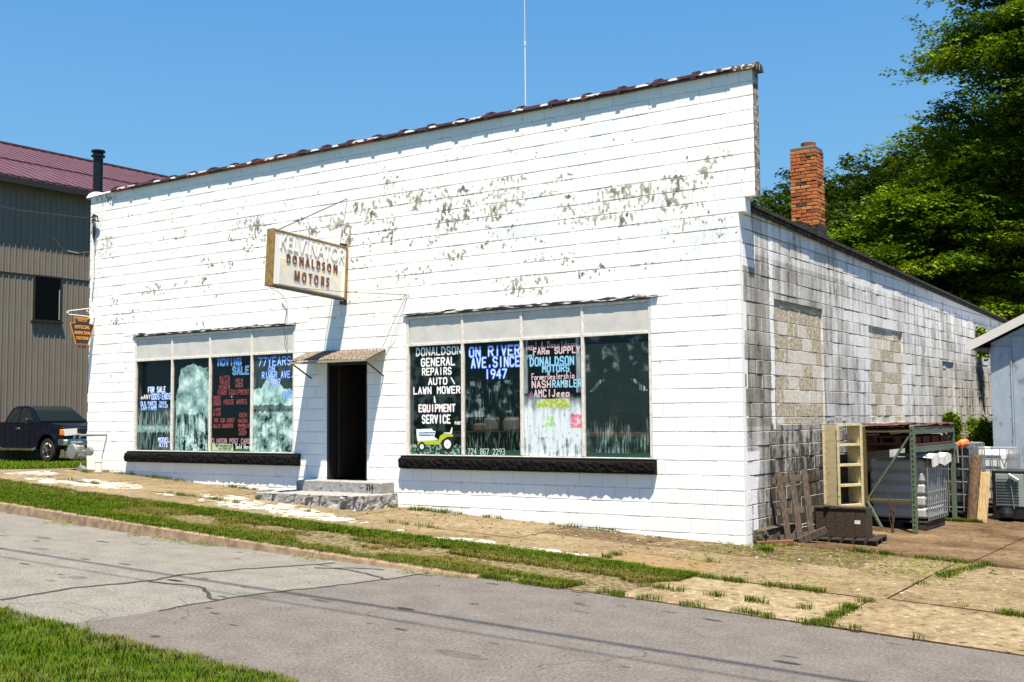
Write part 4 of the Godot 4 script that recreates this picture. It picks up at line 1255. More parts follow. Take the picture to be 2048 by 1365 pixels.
# weathered block of concrete between two corners
func lump(a: Vector3, b: Vector3, rough: float, seed_: int) -> ArrayMesh:
	var n := FastNoiseLite.new(); n.seed = seed_; n.frequency = 1.6; n.fractal_octaves = 5; n.noise_type = FastNoiseLite.TYPE_SIMPLEX
	var crack := FastNoiseLite.new(); crack.seed = seed_ + 3; crack.frequency = 3.4; crack.noise_type = FastNoiseLite.TYPE_CELLULAR; crack.cellular_return_type = FastNoiseLite.RETURN_DISTANCE2_SUB
	var st := mb()
	var size := b - a
	var mid := (a + b) * 0.5
	var step := 0.035
	for face in 4:   # top, front, left, right
		var o: Vector3; var u: Vector3; var v: Vector3
		match face:
			0: o = Vector3(a.x, b.y, b.z); u = Vector3(size.x, 0, 0); v = Vector3(0, 0, -size.z)
			1: o = Vector3(a.x, a.y, b.z); u = Vector3(size.x, 0, 0); v = Vector3(0, size.y, 0)
			2: o = Vector3(a.x, a.y, a.z); u = Vector3(0, 0, size.z); v = Vector3(0, size.y, 0)
			3: o = Vector3(b.x, a.y, b.z); u = Vector3(0, 0, -size.z); v = Vector3(0, size.y, 0)
		var nu := maxi(2, int(u.length() / step)); var nv := maxi(2, int(v.length() / step))
		var g := []
		for j in nv + 1:
			var r := []
			for i in nu + 1:
				var p := o + u * (float(i) / nu) + v * (float(j) / nv)
				var k := n.get_noise_3dv(p * 1.6) + 0.5 * n.get_noise_3dv(p * 5.0)
				var down := clampf((b.y - p.y) / size.y, 0, 1)
				var side := Vector3(clampf((p.x - mid.x) / (size.x * 0.5), -1, 1), 0, clampf((p.z - mid.z) / (size.z * 0.5), -1, 1))
				var outw := Vector3(pow(side.x, 9), 0, pow(maxf(side.z, 0), 5))
				var d := rough * (k * (0.15 + 1.1 * down) - 0.6 * down * maxf(0.0, k))
				if crack.get_noise_3dv(p) > -0.62: pass
				else: d -= rough * 0.7
				p += outw * d
				# soften the top edges
				p.y -= 0.012 * (pow(absf(side.x), 30) + pow(maxf(side.z, 0), 20)) * (1.0 - down)
				p.y += 0.006 * k * (1.0 - down)
				r.append(p)
			g.append(r)
		for j in nv:
			for i in nu: quad(st, g[j][i], g[j][i + 1], g[j + 1][i + 1], g[j + 1][i])
	return done(st)

# ------------------------------------------------------------------ ground
func sheet(xa: float, xb: float, za: float, zb: float, f: Callable, nx: int, nz: int, skirt := 0.0) -> ArrayMesh:
	var st := mb()
	st.set_smooth_group(0)
	for i in nx:
		for j in nz:
			var x0 := lerpf(xa, xb, float(i) / nx); var x1 := lerpf(xa, xb, float(i + 1) / nx)
			var z0 := lerpf(za, zb, float(j) / nz); var z1 := lerpf(za, zb, float(j + 1) / nz)
			quad(st, Vector3(x0, f.call(x0, z0), z0), Vector3(x1, f.call(x1, z0), z0), Vector3(x1, f.call(x1, z1), z1), Vector3(x0, f.call(x0, z1), z1))
	if skirt > 0.0:
		st.set_smooth_group(-1)
		var ring := [[xa, za], [xb, za], [xb, zb], [xa, zb]]
		for e in 4:
			var p = ring[e]; var q = ring[(e + 1) % 4]
			var n := nx if e % 2 == 0 else nz
			for i in n:
				var a := Vector2(p[0], p[1]).lerp(Vector2(q[0], q[1]), float(i) / n)
				var b := Vector2(p[0], p[1]).lerp(Vector2(q[0], q[1]), float(i + 1) / n)
				quad(st, Vector3(a.x, f.call(a.x, a.y), a.y), Vector3(b.x, f.call(b.x, b.y), b.y), Vector3(b.x, f.call(b.x, b.y) - skirt, b.y), Vector3(a.x, f.call(a.x, a.y) - skirt, a.y))
	return done(st)

func build_ground() -> void:
	# one terrain sheet out to the horizon
	var lines_x := [-700.0, -300.0, -150.0, -80.0, -50.0]
	var lines_z := [-700.0, -300.0, -150.0, -80.0, -50.0, -30.0, -20.0]
	for i in 51: lines_x.append(-40.0 + i)
	lines_x += [16.0, 22.0, 40.0, 80.0, 150.0, 300.0, 700.0]
	for i in 46: lines_z.append(-10.0 + i * 0.5)
	lines_z += [16.0, 22.0, 40.0, 80.0, 150.0, 300.0, 700.0]
	lines_x.sort(); lines_z.sort()
	var st := mb()
	for i in lines_x.size() - 1:
		for j in lines_z.size() - 1:
			var c := []
			for q in [[0, 0], [1, 0], [1, 1], [0, 1]]:
				var x: float = lines_x[i + q[0]]; var z: float = lines_z[j + q[1]]
				c.append(Vector3(x, terrain_y(x, z), z))
			quad(st, c[0], c[1], c[2], c[3])
	structure("ground", done(st), grainy("earth", 201, 0.02, [Color(0.2, 0.2, 0.09), Color(0.28, 0.28, 0.12), Color(0.36, 0.32, 0.18)], [0.2, 0.5, 0.85], Vector3(0.35, 0.35, 0.35), 0.95, 1.0))
	var cm := concrete_material()
	# road: older grey length on the left, newer brownish asphalt on the right, butted along a seam
	var aspha := asphalt("asphalt_new", 211, Color(0.472, 0.455, 0.447))
	var asphb := asphalt("asphalt_old", 215, Color(0.545, 0.54, 0.52))
	var seam := func(z: float) -> float: return lerpf(-2.0, -2.92, clampf((z - 4.2) / 4.4, -0.3, 1.4)) + 0.05 * sin(z * 2.6)
	for k in 2:
		st = mb(); st.set_smooth_group(0)
		var n := 60; var mz := 14
		for i in n:
			for j in mz:
				var c := []
				for q in [[0, 0], [1, 0], [1, 1], [0, 1]]:
					var z := lerpf(4.1, 8.75, float(j + q[1]) / mz)
					var sx: float = seam.call(z)
					var far := pow(float(i + q[0]) / n, 1.8)
					var x := lerpf(sx, -60.0, far) if k == 0 else lerpf(sx, 40.0, far)
					c.append(Vector3(x, road_y(x, z), z))
				quad(st, c[0], c[1], c[2], c[3])
		var o := structure("road", done(st), asphb if k == 0 else aspha)
		o.set_meta("label", "old pale grey asphalt on the left part of the street" if k == 0 else "newer brownish grey asphalt on the right part of the street")
	# tarred cracks
	var tarm := mat("sealant", lin(0.025, 0.026, 0.028), 0.7)
	var cracks := [
		[[-4.6, 8.7], [-4.27, 8.23], [-4.2, 7.45], [-3.99, 6.75], [-4.0, 6.3], [-3.85, 5.6], [-3.5, 4.7], [-3.45, 4.4]],
		[[-3.99, 6.75], [-3.7, 6.72], [-3.35, 6.62], [-3.05, 6.72], [-2.75, 6.95], [-2.6, 6.92]],
		[[-2.1, 5.0], [-2.5, 4.85], [-3.05, 4.75], [-3.3, 4.9], [-3.0, 4.6], [-2.6, 4.45]],
	]
	var widths := [0.035, 0.026, 0.026]
	var cn := FastNoiseLite.new(); cn.seed = 4; cn.frequency = 3.0
	var line := []
	for j in 40:
		var z := lerpf(4.2, 7.6, j / 39.0)
		line.append([seam.call(z), z])
	cracks.append(line); widths.append(0.022)
	for c in cracks.size():
		var curve := Curve2D.new()
		for p in cracks[c]: curve.add_point(Vector2(p[0], p[1]))
		var pts := []
		var ln := curve.get_baked_length()
		var m := int(ln / 0.06)
		for i in m + 1: pts.append(curve.sample_baked(ln * i / m, true) + Vector2(cn.get_noise_1d(i * 0.06 + c * 9), cn.get_noise_1d(i * 0.06 + 50)) * 0.05)
		st = mb()
		for i in m:
			var d: Vector2 = (pts[i + 1] - pts[i]).normalized().orthogonal()
			var w0: float = widths[c] * (0.7 + 0.6 * absf(cn.get_noise_1d(i * 0.25)))
			var w1: float = widths[c] * (0.7 + 0.6 * absf(cn.get_noise_1d((i + 1) * 0.25)))
			var q := []
			for e in [[pts[i], -w0], [pts[i], w0], [pts[i + 1], w1], [pts[i + 1], -w1]]:
				var v: Vector2 = e[0] + d * e[1]
				q.append(Vector3(v.x, road_y(v.x, v.y) + 0.004, v.y))
			quad(st, q[0], q[1], q[2], q[3])
		var o := structure("crack_sealant", done(st), tarm)
	# dark oil specks
	# pavement slabs
	var base := Node3D.new(); base.name = "pavement"; add_child(base); base.set_meta("kind", "structure")
	base.set_meta("label", "worn tan concrete pavement along the white storefront")
	var gap := 0.004
	var slabs := []
	var x := 0.35
	var ends := [0.35, -0.95, -2.75, -4.35, -5.95, -7.6, -9.2, -10.8, -12.4, -14.0, -15.6, -17.2, -18.8, -20.4]
	for i in ends.size() - 1:
		slabs.append([ends[i + 1], ends[i], -0.05 if ends[i] > -14.5 else -0.6, 1.52])
		slabs.append([ends[i + 1] + (0.35 if i > 0 else 0.0), ends[i] + (0.35 if i > 1 else 0.0), 1.53, 2.42 if i > 1 else 2.56])
	slabs += [[0.36, 2.62, -0.58, 2.55], [2.64, 5.6, -0.58, 2.45], [5.62, 9.0, -0.58, 2.45], [0.3, 2.5, 2.57, 4.12], [2.52, 5.2, 2.47, 4.12], [5.22, 8.0, 2.47, 4.12], [0.05, 2.75, -4.2, -0.62], [2.77, 5.7, -4.2, -0.62], [0.05, 2.75, -8.6, -4.22], [2.77, 5.7, -8.6, -4.22]]
	for q in slabs:
		var dy := rng.randf_range(-0.006, 0.004)
		var tx := rng.randf_range(-0.003, 0.003)
		var f := func(a: float, b: float) -> float: return G(a, b) + dy + tx * (a - q[0])
		part("slab", sheet(q[0] + gap, q[1] - gap, q[2] + gap, q[3] - gap, f, 3, 3, 0.12), cm, base)
	# yard beyond the slabs
	structure("lot", sheet(0.02, 14.0, -22.0, -8.61, func(a, b): return G(a, b) - 0.02, 6, 6), cm)
	# kerb in lengths
	var kb := Node3D.new(); kb.name = "kerb"; add_child(kb); kb.set_meta("kind", "structure")
	var km := grainy("kerb_stone", 221, 0.03, [Color(0.38, 0.32, 0.25), Color(0.49, 0.42, 0.34), Color(0.56, 0.5, 0.42)], [0.15, 0.5, 0.9], Vector3(0.35, 0.35, 0.35), 0.92, 0.15)
	x = -1.4
	while x > -24.0:
		var ln := 2.55
		var xa := x - ln + 0.012
		st = mb()
		var nseg := 8
		for i in nseg:
			var p0 := lerpf(xa, x, float(i) / nseg); var p1 := lerpf(xa, x, float(i + 1) / nseg)
			var prof := func(px: float) -> Array:
				var t := G(px, 4.2) + 0.012
				var wv := 0.006 * sin(px * 9.0)
				return [Vector3(px, t - 0.1, 4.12), Vector3(px, t, 4.125), Vector3(px, t + 0.002, 4.24), Vector3(px, t - 0.015, 4.27 + wv), Vector3(px, road_y(px, 4.3) - 0.04, 4.30 + wv)]
			var a: Array = prof.call(p0); var b: Array = prof.call(p1)
			for k in 4: quad(st, a[k], b[k], b[k + 1], a[k + 1])
			if i == 0: for k in range(1, 4): tri(st, a[0], a[k], a[k + 1])
			if i == nseg - 1: for k in range(1, 4): tri(st, b[0], b[k], b[k + 1])
		part("kerb_stone", done(st), km, kb)
		x -= ln

func asphalt(key: String, seed_: int, c: Color) -> StandardMaterial3D:
	if not mats.has("road_texture"):
		var im := road_image()
		im.generate_mipmaps()
		var tex := StandardMaterial3D.new()
		tex.albedo_texture = ImageTexture.create_from_image(im)
		mats["road_texture"] = tex
	var m := StandardMaterial3D.new()
	m.albedo_texture = mats["road_texture"].albedo_texture
	m.albedo_color = c
	m.uv1_triplanar = true; m.uv1_world_triplanar = true
	m.uv1_scale = Vector3(1.0 / 22.0, 0.2, 0.2)
	m.uv1_offset = Vector3(14.0 / 22.0, 0, -0.8)
	m.roughness = 0.93
	m.metallic_specular = 0.3
	return m

# ------------------------------------------------------------------ plants
func leafy(key: String, back := 0.5, rough := 0.85) -> StandardMaterial3D:
	if mats.has(key): return mats[key]
	var m := StandardMaterial3D.new()
	m.vertex_color_use_as_albedo = true
	m.roughness = rough
	m.metallic_specular = 0.08
	m.cull_mode = BaseMaterial3D.CULL_DISABLED
	m.backlight_enabled = true
	m.backlight = Color(back, back, back * 0.5)
	mats[key] = m
	return m

func tuft_mesh(blades: int, height: float, spread: float, width: float, seed_: int) -> ArrayMesh:
	var r := RandomNumberGenerator.new(); r.seed = seed_
	var st := mb()
	for i in blades:
		var a := r.randf() * TAU
		var o := Vector3(r.randf_range(-1, 1), 0, r.randf_range(-1, 1)) * spread * 0.5
		var h := height * r.randf_range(0.55, 1.0)
		var lean := Vector3(cos(a), 0, sin(a)) * h * r.randf_range(0.2, 0.9)
		var sd := Vector3(-sin(a), 0, cos(a)) * width
		var mid := o + Vector3(0, h * 0.6, 0) + lean * 0.35
		var tip := o + Vector3(0, h, 0) + lean
		quad(st, o - sd, o + sd, mid + sd * 0.7, mid - sd * 0.7)
		tri(st, mid - sd * 0.7, mid + sd * 0.7, tip)
	return done(st)

func spray_mesh(leaves: int, r0: float, size: float, flat: float, seed_: int) -> ArrayMesh:
	var r := RandomNumberGenerator.new(); r.seed = seed_
	var st := mb()
	for i in leaves:
		var a := r.randf() * TAU
		var p := Vector3(cos(a), r.randf_range(-flat, flat), sin(a)) * r0 * sqrt(r.randf())
		var n := Vector3(r.randf_range(-0.42, 0.42), 1.0, r.randf_range(-0.42, 0.42)).normalized()
		var u := n.cross(Vector3(cos(a * 3.1), 0.1, sin(a * 3.1))).normalized() * size * r.randf_range(0.7, 1.1)
		var v := n.cross(u).normalized() * u.length() * 0.85
		var tip := p + u - n * size * 0.25
		# a five pointed leaf in four faces
		tri(st, p - u * 0.55, p + v * 0.75 - n * size * 0.12, p + u * 0.1)
		tri(st, p - u * 0.55, p + u * 0.1, p - v * 0.75 - n * size * 0.12)
		tri(st, p - v * 0.28, tip, p + v * 0.28)
	return done(st)

func scatter(called: String, mesh: Mesh, m: Material, xf: Array, cols: Array, parent: Node) -> MultiMeshInstance3D:
	var mm := MultiMesh.new()
	mm.transform_format = MultiMesh.TRANSFORM_3D
	mm.use_colors = true
	mm.mesh = mesh
	mm.instance_count = xf.size()
	for i in xf.size():
		mm.set_instance_transform(i, xf[i])
		mm.set_instance_color(i, cols[i])
	var o := MultiMeshInstance3D.new()
	o.name = called
	o.multimesh = mm
	o.material_override = m
	parent.add_child(o, true)
	return o

func stuff(o: Node, label: String, category: String) -> void:
	o.set_meta("kind", "stuff"); o.set_meta("label", label); o.set_meta("category", category)

func grass_colour(dry: float) -> Color:
	var g := Color(0.042, 0.098, 0.005).lerp(Color(0.085, 0.135, 0.01), rng.randf())
	return g.lerp(Color(0.2, 0.16, 0.055), clampf(dry, 0, 1))

func build_grass() -> void:
	var gm := leafy("grass_blade", 0.5)
	var nz := FastNoiseLite.new(); nz.seed = 77; nz.frequency = 0.55; nz.fractal_octaves = 4
	var xf := []; var cols := []
	# verge between pavement and kerb
	for i in 30000:
		var x := -22.0 + 22.45 * sqrt(rng.randf())
		var z := rng.randf_range(2.38, 4.22)
		if x > -0.3: z = rng.randf_range(2.5, 3.9 - (x + 0.3) * 1.2)
		var k := nz.get_noise_2d(x, z * 1.6)
		var edge := minf(absf(z - 2.5), absf(4.1 - z))
		var bare := 0.0
		if x > -9.0: bare = 0.55 * smoothstep(0.22, 0.55, edge)
		if x > -5.0 and z > 3.2: bare += 0.3
		if x < -9.0 and z < 3.0: bare += 0.25
		if k + 0.55 < bare + rng.randf_range(-0.25, 0.1): continue
		var sc := rng.randf_range(0.6, 1.15) * (1.0 - 0.35 * clampf(bare, 0, 1))
		xf.append(Transform3D(Basis(Vector3.UP, rng.randf() * TAU).scaled(Vector3(sc, sc, sc)), Vector3(x, G(x, z) - 0.012, z)))
		cols.append(grass_colour(0.95 * bare + 0.25 * k + rng.randf_range(-0.1, 0.25)))
	stuff(scatter("verge_grass", tuft_mesh(11, 0.075, 0.09, 0.0038, 1), gm, xf, cols, self), "strip of patchy green and dry grass between pavement and kerb", "grass")
	structure("verge_soil", sheet(-40.0, 0.6, 2.44, 4.13, func(a, b): return G(a, b) - 0.012, 60, 2), grainy("soil", 202, 0.035, [Color(0.24, 0.2, 0.12), Color(0.36, 0.32, 0.2), Color(0.5, 0.46, 0.36)], [0.2, 0.5, 0.85], Vector3(0.5, 0.5, 0.5), 0.95, 1.0))
	# lawn on the near side
	xf = []; cols = []
	for i in 26000:
		var x := rng.randf_range(-8.5, 3.0)
		var z := 8.45 + 4.2 * pow(rng.randf(), 1.3)
		var ed := z - 8.5 - 0.09 * nz.get_noise_2d(x * 3.0, 4.0)
		if ed < 0.0: continue
		var k := nz.get_noise_2d(x * 1.5, z * 1.5)
		var sc := rng.randf_range(0.7, 1.25)
		xf.append(Transform3D(Basis(Vector3.UP, rng.randf() * TAU).scaled(Vector3(sc, sc, sc)), Vector3(x, terrain_y(x, z + 0.05) - 0.005, z)))
		cols.append(grass_colour((0.5 if ed < 0.12 and rng.randf() < 0.5 else 0.0) + 0.4 * k + (0.7 if rng.randf() < 0.08 else rng.randf_range(-0.2, 0.15))))
	stuff(scatter("lawn_grass", tuft_mesh(12, 0.085, 0.11, 0.0036, 2), gm, xf, cols, self), "bright green lawn at the near edge of the street", "grass")
	structure("lawn", sheet(-60, 40, 8.52, 60.0, func(a, b): return terrain_y(a, b) + 0.02, 40, 20), grainy("lawn_soil", 203, 0.03, [Color(0.16, 0.24, 0.06), Color(0.24, 0.34, 0.09), Color(0.3, 0.36, 0.13)], [0.2, 0.5, 0.85], Vector3(0.5, 0.5, 0.5), 0.95, 1.0))
	# yard grass beside the building, under the pickup
	xf = []; cols = []
	for i in 9000:
		var x := rng.randf_range(-34.0, -14.9); var z := rng.randf_range(-14.0, -0.5)
		var sc := rng.randf_range(0.9, 1.8)
		xf.append(Transform3D(Basis(Vector3.UP, rng.randf() * TAU).scaled(Vector3(sc, sc * 0.9, sc)), Vector3(x, G(x, z) - 0.06, z)))
		cols.append(grass_colour(rng.randf_range(-0.2, 0.2)))
	stuff(scatter("yard_grass", tuft_mesh(12, 0.11, 0.28, 0.009, 3), gm, xf, cols, self), "grass of the yard beyond the left corner under the pickup", "grass")
	structure("yard", sheet(-60, -14.9, -40, -0.58, func(a, b): return G(a, b) - 0.05, 30, 20), mats["lawn_soil"])
	# weeds in the joints and strewn clippings
	xf = []; cols = []
	var runs := [[0.3, 2.6, 2.5, 2.55, 60], [2.5, 2.5, 2.95, -0.6, 110], [2.5, 4.05, 2.5, 2.5, 70], [2.6, 2.46, 5.0, 2.46, 70], [0.4, -0.6, 3.4, -0.6, 100], [0.3, 3.5, 2.5, 3.5, 34], [0.0, 4.1, 3.4, 4.1, 50], [-15.0, 0.05, 0.2, 0.08, 110], [0.1, -0.4, 0.5, 0.5, 60], [-14.0, 1.53, 0.4, 1.53, 80], [1.2, -5.7, 1.75, -5.9, 60], [-14.6, 0.3, -14.1, 0.5, 40], [-6.2, 0.25, -5.0, 0.05, 24], [-0.95, 1.5, -0.95, 2.6, 16], [-16, -0.6, -20, -0.6, 80]]
	for q in runs:
		for i in q[4] * 3:
			var t := rng.randf()
			var clump := nz.get_noise_2d(t * 9.0 + q[0] * 7.0, q[1] * 3.0)
			if clump < 0.1 + rng.randf_range(-0.08, 0.05): continue
			var x := lerpf(q[0], q[2], t) + rng.randf_range(-0.05, 0.05); var z := lerpf(q[1], q[3], t) + rng.randf_range(-0.05, 0.05)
			var sc := rng.randf_range(0.5, 1.15)
			xf.append(Transform3D(Basis(Vector3.UP, rng.randf() * TAU).scaled(Vector3(sc, sc, sc)), Vector3(x, G(x, z) - 0.01, z)))
			cols.append(grass_colour(rng.randf_range(-0.1, 0.5)))
	stuff(scatter("joint_weeds", tuft_mesh(14, 0.085, 0.10, 0.0042, 4), gm, xf, cols, self), "weeds sprouting in the joints of the concrete slabs", "weeds")
	xf = []; cols = []
	for i in 3600:
		var x := 0.0; var z := 0.0; var y := 0.0
		if i % 3 == 0:
			x = -1.4 - 13.0 * rng.randf(); z = 4.32 + 0.3 * pow(rng.randf(), 2.0)
			if nz.get_noise_2d(x, 2.0) < 0.02: continue
			y = road_y(x, z) + 0.004
		else:
			x = rng.randf_range(-0.4, 3.0); z = rng.randf_range(-0.5, 2.5) if i % 3 == 1 else rng.randf_range(-0.4, 0.9)
			if i % 3 == 1 and nz.get_noise_2d(x * 1.3, z * 1.3) < 0.05: continue
			y = G(x, z) + 0.005
		xf.append(Transform3D(Basis.from_euler(Vector3(PI / 2 + rng.randf_range(-0.2, 0.2), rng.randf() * TAU, 0)).scaled(Vector3.ONE * rng.randf_range(0.3, 0.8)), Vector3(x, y, z)))
		cols.append(Color(0.3, 0.3, 0.08).lerp(Color(0.14, 0.2, 0.04), rng.randf()))
	stuff(scatter("clippings", tuft_mesh(5, 0.07, 0.07, 0.004, 5), gm, xf, cols, self), "dry grass clippings strewn along the kerb and on the slabs", "clippings")
	# fallen leaves and grit
	xf = []; cols = []
	for i in 520:
		var x := rng.randf_range(-6.0, 4.0); var z := rng.randf_range(-0.5, 2.4)
		if i % 2: z = 0.05 + 1.2 * pow(rng.randf(), 2.0)
		var sc := rng.randf_range(0.3, 1.0)
		xf.append(Transform3D(Basis.from_euler(Vector3(rng.randf() * 0.4, rng.randf() * TAU, 0)).scaled(Vector3.ONE * sc), Vector3(x, G(x, z) + 0.008, z)))
		cols.append([Color(0.3, 0.27, 0.2), Color(0.28, 0.3, 0.1), Color(0.12, 0.09, 0.05), Color(0.42, 0.4, 0.35)][rng.randi() % 4])
	var gs := mb(); bx(gs, Vector3.ZERO, Vector3(0.035, 0.012, 0.026))
	stuff(scatter("litter", done(gs), leafy("litter_chip", 0.0, 0.9), xf, cols, self), "paint chips, grit and dead leaf bits strewn on the pavement", "litter")

func bark() -> StandardMaterial3D:
	return grainy("bark", 231, 0.04, [Color(0.12, 0.1, 0.08), Color(0.28, 0.24, 0.2)], [0.3, 0.7], Vector3(1, 0.4, 1), 0.95, 1.5)

func limb(st: SurfaceTool, a: Vector3, b: Vector3, ra: float, rb: float) -> void:
	var mid := (a + b) * 0.5 + Vector3(rng.randf_range(-0.1, 0.1), 0.1, rng.randf_range(-0.1, 0.1)) * (b - a).length() * 0.4
	tube(st, [a, mid, b], [ra, (ra + rb) * 0.5, rb], 7)

func tree(called: String, label: String, base: Vector3, trunk_h: float, centre: Vector3, rad: Vector3, boughs: int, per: int, leaf: Mesh, tones: Array, group := "") -> Node3D:
	var t := thing(called, label, "tree", base, group)
	var st := mb()
	var top := centre - base
	tube(st, [Vector3(0, -0.3, 0), Vector3(0.05, trunk_h * 0.5, 0), Vector3(0, trunk_h, 0), top + Vector3(0, rad.y * 0.5, 0)], [rad.x * 0.075, rad.x * 0.058, rad.x * 0.05, 0.04], 10)
	var xf := []; var cols := []
	for i in boughs:
		# bough centres fill the crown, thicker towards its outside
		var d := Vector3(rng.randfn(), rng.randfn(), rng.randfn()).normalized()
		var k := pow(rng.randf(), 0.36)
		var taper := 1.0 - 0.35 * maxf(0.0, d.y)
		var c := top + Vector3(d.x * rad.x * taper, d.y * rad.y, d.z * rad.z * taper) * k
		if i % 3 == 0: limb(st, Vector3(0, clampf(c.y - rad.x * 0.6, trunk_h * 0.7, trunk_h + rad.y * 1.2), 0), c, 0.06, 0.015)
		var out := Vector3(d.x, 0, d.z).normalized()
		var size := rng.randf_range(0.7, 1.25) * rad.x * 0.21
		var tone: Color = tones[rng.randi() % tones.size()]
		for j in per:
			var q := Vector3(rng.randfn(), rng.randfn() * 0.26, rng.randfn()) * size * 0.6
			q.y -= 0.12 * q.dot(out)
			var b := Basis.from_euler(Vector3(rng.randf_range(-0.4, 0.4), rng.randf() * TAU, rng.randf_range(-0.4, 0.4)))
			xf.append(Transform3D(b.scaled(Vector3.ONE * rng.randf_range(0.75, 1.2)), c + q))
			cols.append(tone * rng.randf_range(0.75, 1.2))
	part("trunk", done(st), bark(), t)
	scatter("crown", leaf, leafy("tree_leaf", 0.7), xf, cols, t).set_meta("kind", "stuff")
	return t

func build_trees() -> void:
	var spray := spray_mesh(12, 0.36, 0.135, 0.16, 21)
	var coarse := spray_mesh(12, 0.6, 0.3, 0.3, 22)
	var maple := [Color(0.115, 0.19, 0.012), Color(0.09, 0.16, 0.011), Color(0.145, 0.215, 0.014), Color(0.07, 0.13, 0.01)]
	tree("maple_tree", "tall full maple tree rising behind the back of the white building", Vector3(1.2, 0.2, -24.5), 4.5, Vector3(1.0, 11.2, -24.5), Vector3(4.9, 7.8, 4.6), 330, 66, spray, maple)
	tree("maple_tree", "spreading bright green maple behind the brick chimney", Vector3(-3.6, 0.2, -23.5), 3.0, Vector3(-3.0, 6.5, -23.0), Vector3(3.8, 3.1, 3.4), 190, 64, spray, maple)
	tree("maple_tree", "maple at the right edge of the photo overhanging the dark house", Vector3(5.2, 0.1, -26.5), 3.5, Vector3(4.8, 8.5, -26.5), Vector3(4.4, 6.8, 4.2), 170, 60, spray, maple)
	# wooded hillside
	var hy := func(x: float, z: float) -> float:
		var d := -z - 40.0
		return 0.3 + 34.5 * smoothstep(0.0, 95.0, d) * (0.82 + 0.2 * sin(x * 0.035 + 1.0)) - (0.0 if z < -36.0 else 1.5)
	structure("hillside", sheet(-130.0, 90.0, -200.0, -36.0, hy, 30, 24), mats["earth"])
	var xf := []; var cols := []
	var forest := [Color(0.032, 0.06, 0.012), Color(0.04, 0.07, 0.012), Color(0.026, 0.05, 0.012), Color(0.055, 0.075, 0.01)]
	for i in 260:
		var z := -70.0 - 75.0 * rng.randf()
		var x := rng.randf_range(-75.0, 35.0)
		var y: float = hy.call(x, z)
		var r := rng.randf_range(2.4, 4.2)
		var tone: Color = forest[rng.randi() % 4]
		for j in 60:
			var d := Vector3(rng.randfn(), rng.randfn(), rng.randfn()).normalized()
			xf.append(Transform3D(Basis.from_euler(Vector3(rng.randf() - 0.5, rng.randf() * TAU, rng.randf() - 0.5)).scaled(Vector3.ONE * rng.randf_range(1.2, 2.2)), Vector3(x, y + r * 1.1, z) + d * Vector3(r, r * 1.15, r) * pow(rng.randf(), 0.3)))
			cols.append(tone * rng.randf_range(0.75, 1.25))
	stuff(scatter("woodland", coarse, leafy("tree_leaf", 0.7), xf, cols, self), "distant woodland covering the hillside behind the brick chimney", "woodland")
	# vines on and beside the side wall
	var vine_leaf := spray_mesh(9, 0.13, 0.07, 0.5, 23)
	for q in [["leafy green vine climbing the side wall near the pallet rack", Vector3(0.06, 0.1, -10.9), 0.5, 1.75, 0.16, 300], ["bushy green vine growing up the wall next to the blue shed", Vector3(0.2, 0.1, -12.6), 1.1, 1.6, 0.35, 600], ["dark vine filling the gap between side wall and blue shed", Vector3(0.5, 0.1, -14.6), 0.8, 3.3, 0.5, 1100], ["small sprig of vine hanging on the wall above the shed eave", Vector3(0.1, 3.2, -14.2), 0.35, 0.7, 0.1, 60]]:
		var t := thing("wall_vine", q[0], "vine", q[1], "vines on the side wall")
		var st := mb()
		tube(st, [Vector3.ZERO, Vector3(0.05, q[3] * 0.5, 0.05), Vector3(-0.02, q[3], -0.05)], 0.012, 5)
		part("stem", done(st), bark(), t)
		xf = []; cols = []
		for i in q[5]:
			var h := pow(rng.randf(), 0.9)
			xf.append(Transform3D(Basis.from_euler(Vector3(rng.randf_range(-0.8, 0.8), rng.randf() * TAU, rng.randf_range(-0.8, 0.8))), Vector3(rng.randf() * q[4], h * q[3], rng.randfn() * q[2] * 0.45 * (1.1 - 0.6 * h))))
			cols.append(maple[rng.randi() % 4] * rng.randf_range(0.5, 0.95))
		scatter("leaves", vine_leaf, leafy("tree_leaf", 0.7), xf, cols, t).set_meta("kind", "stuff")

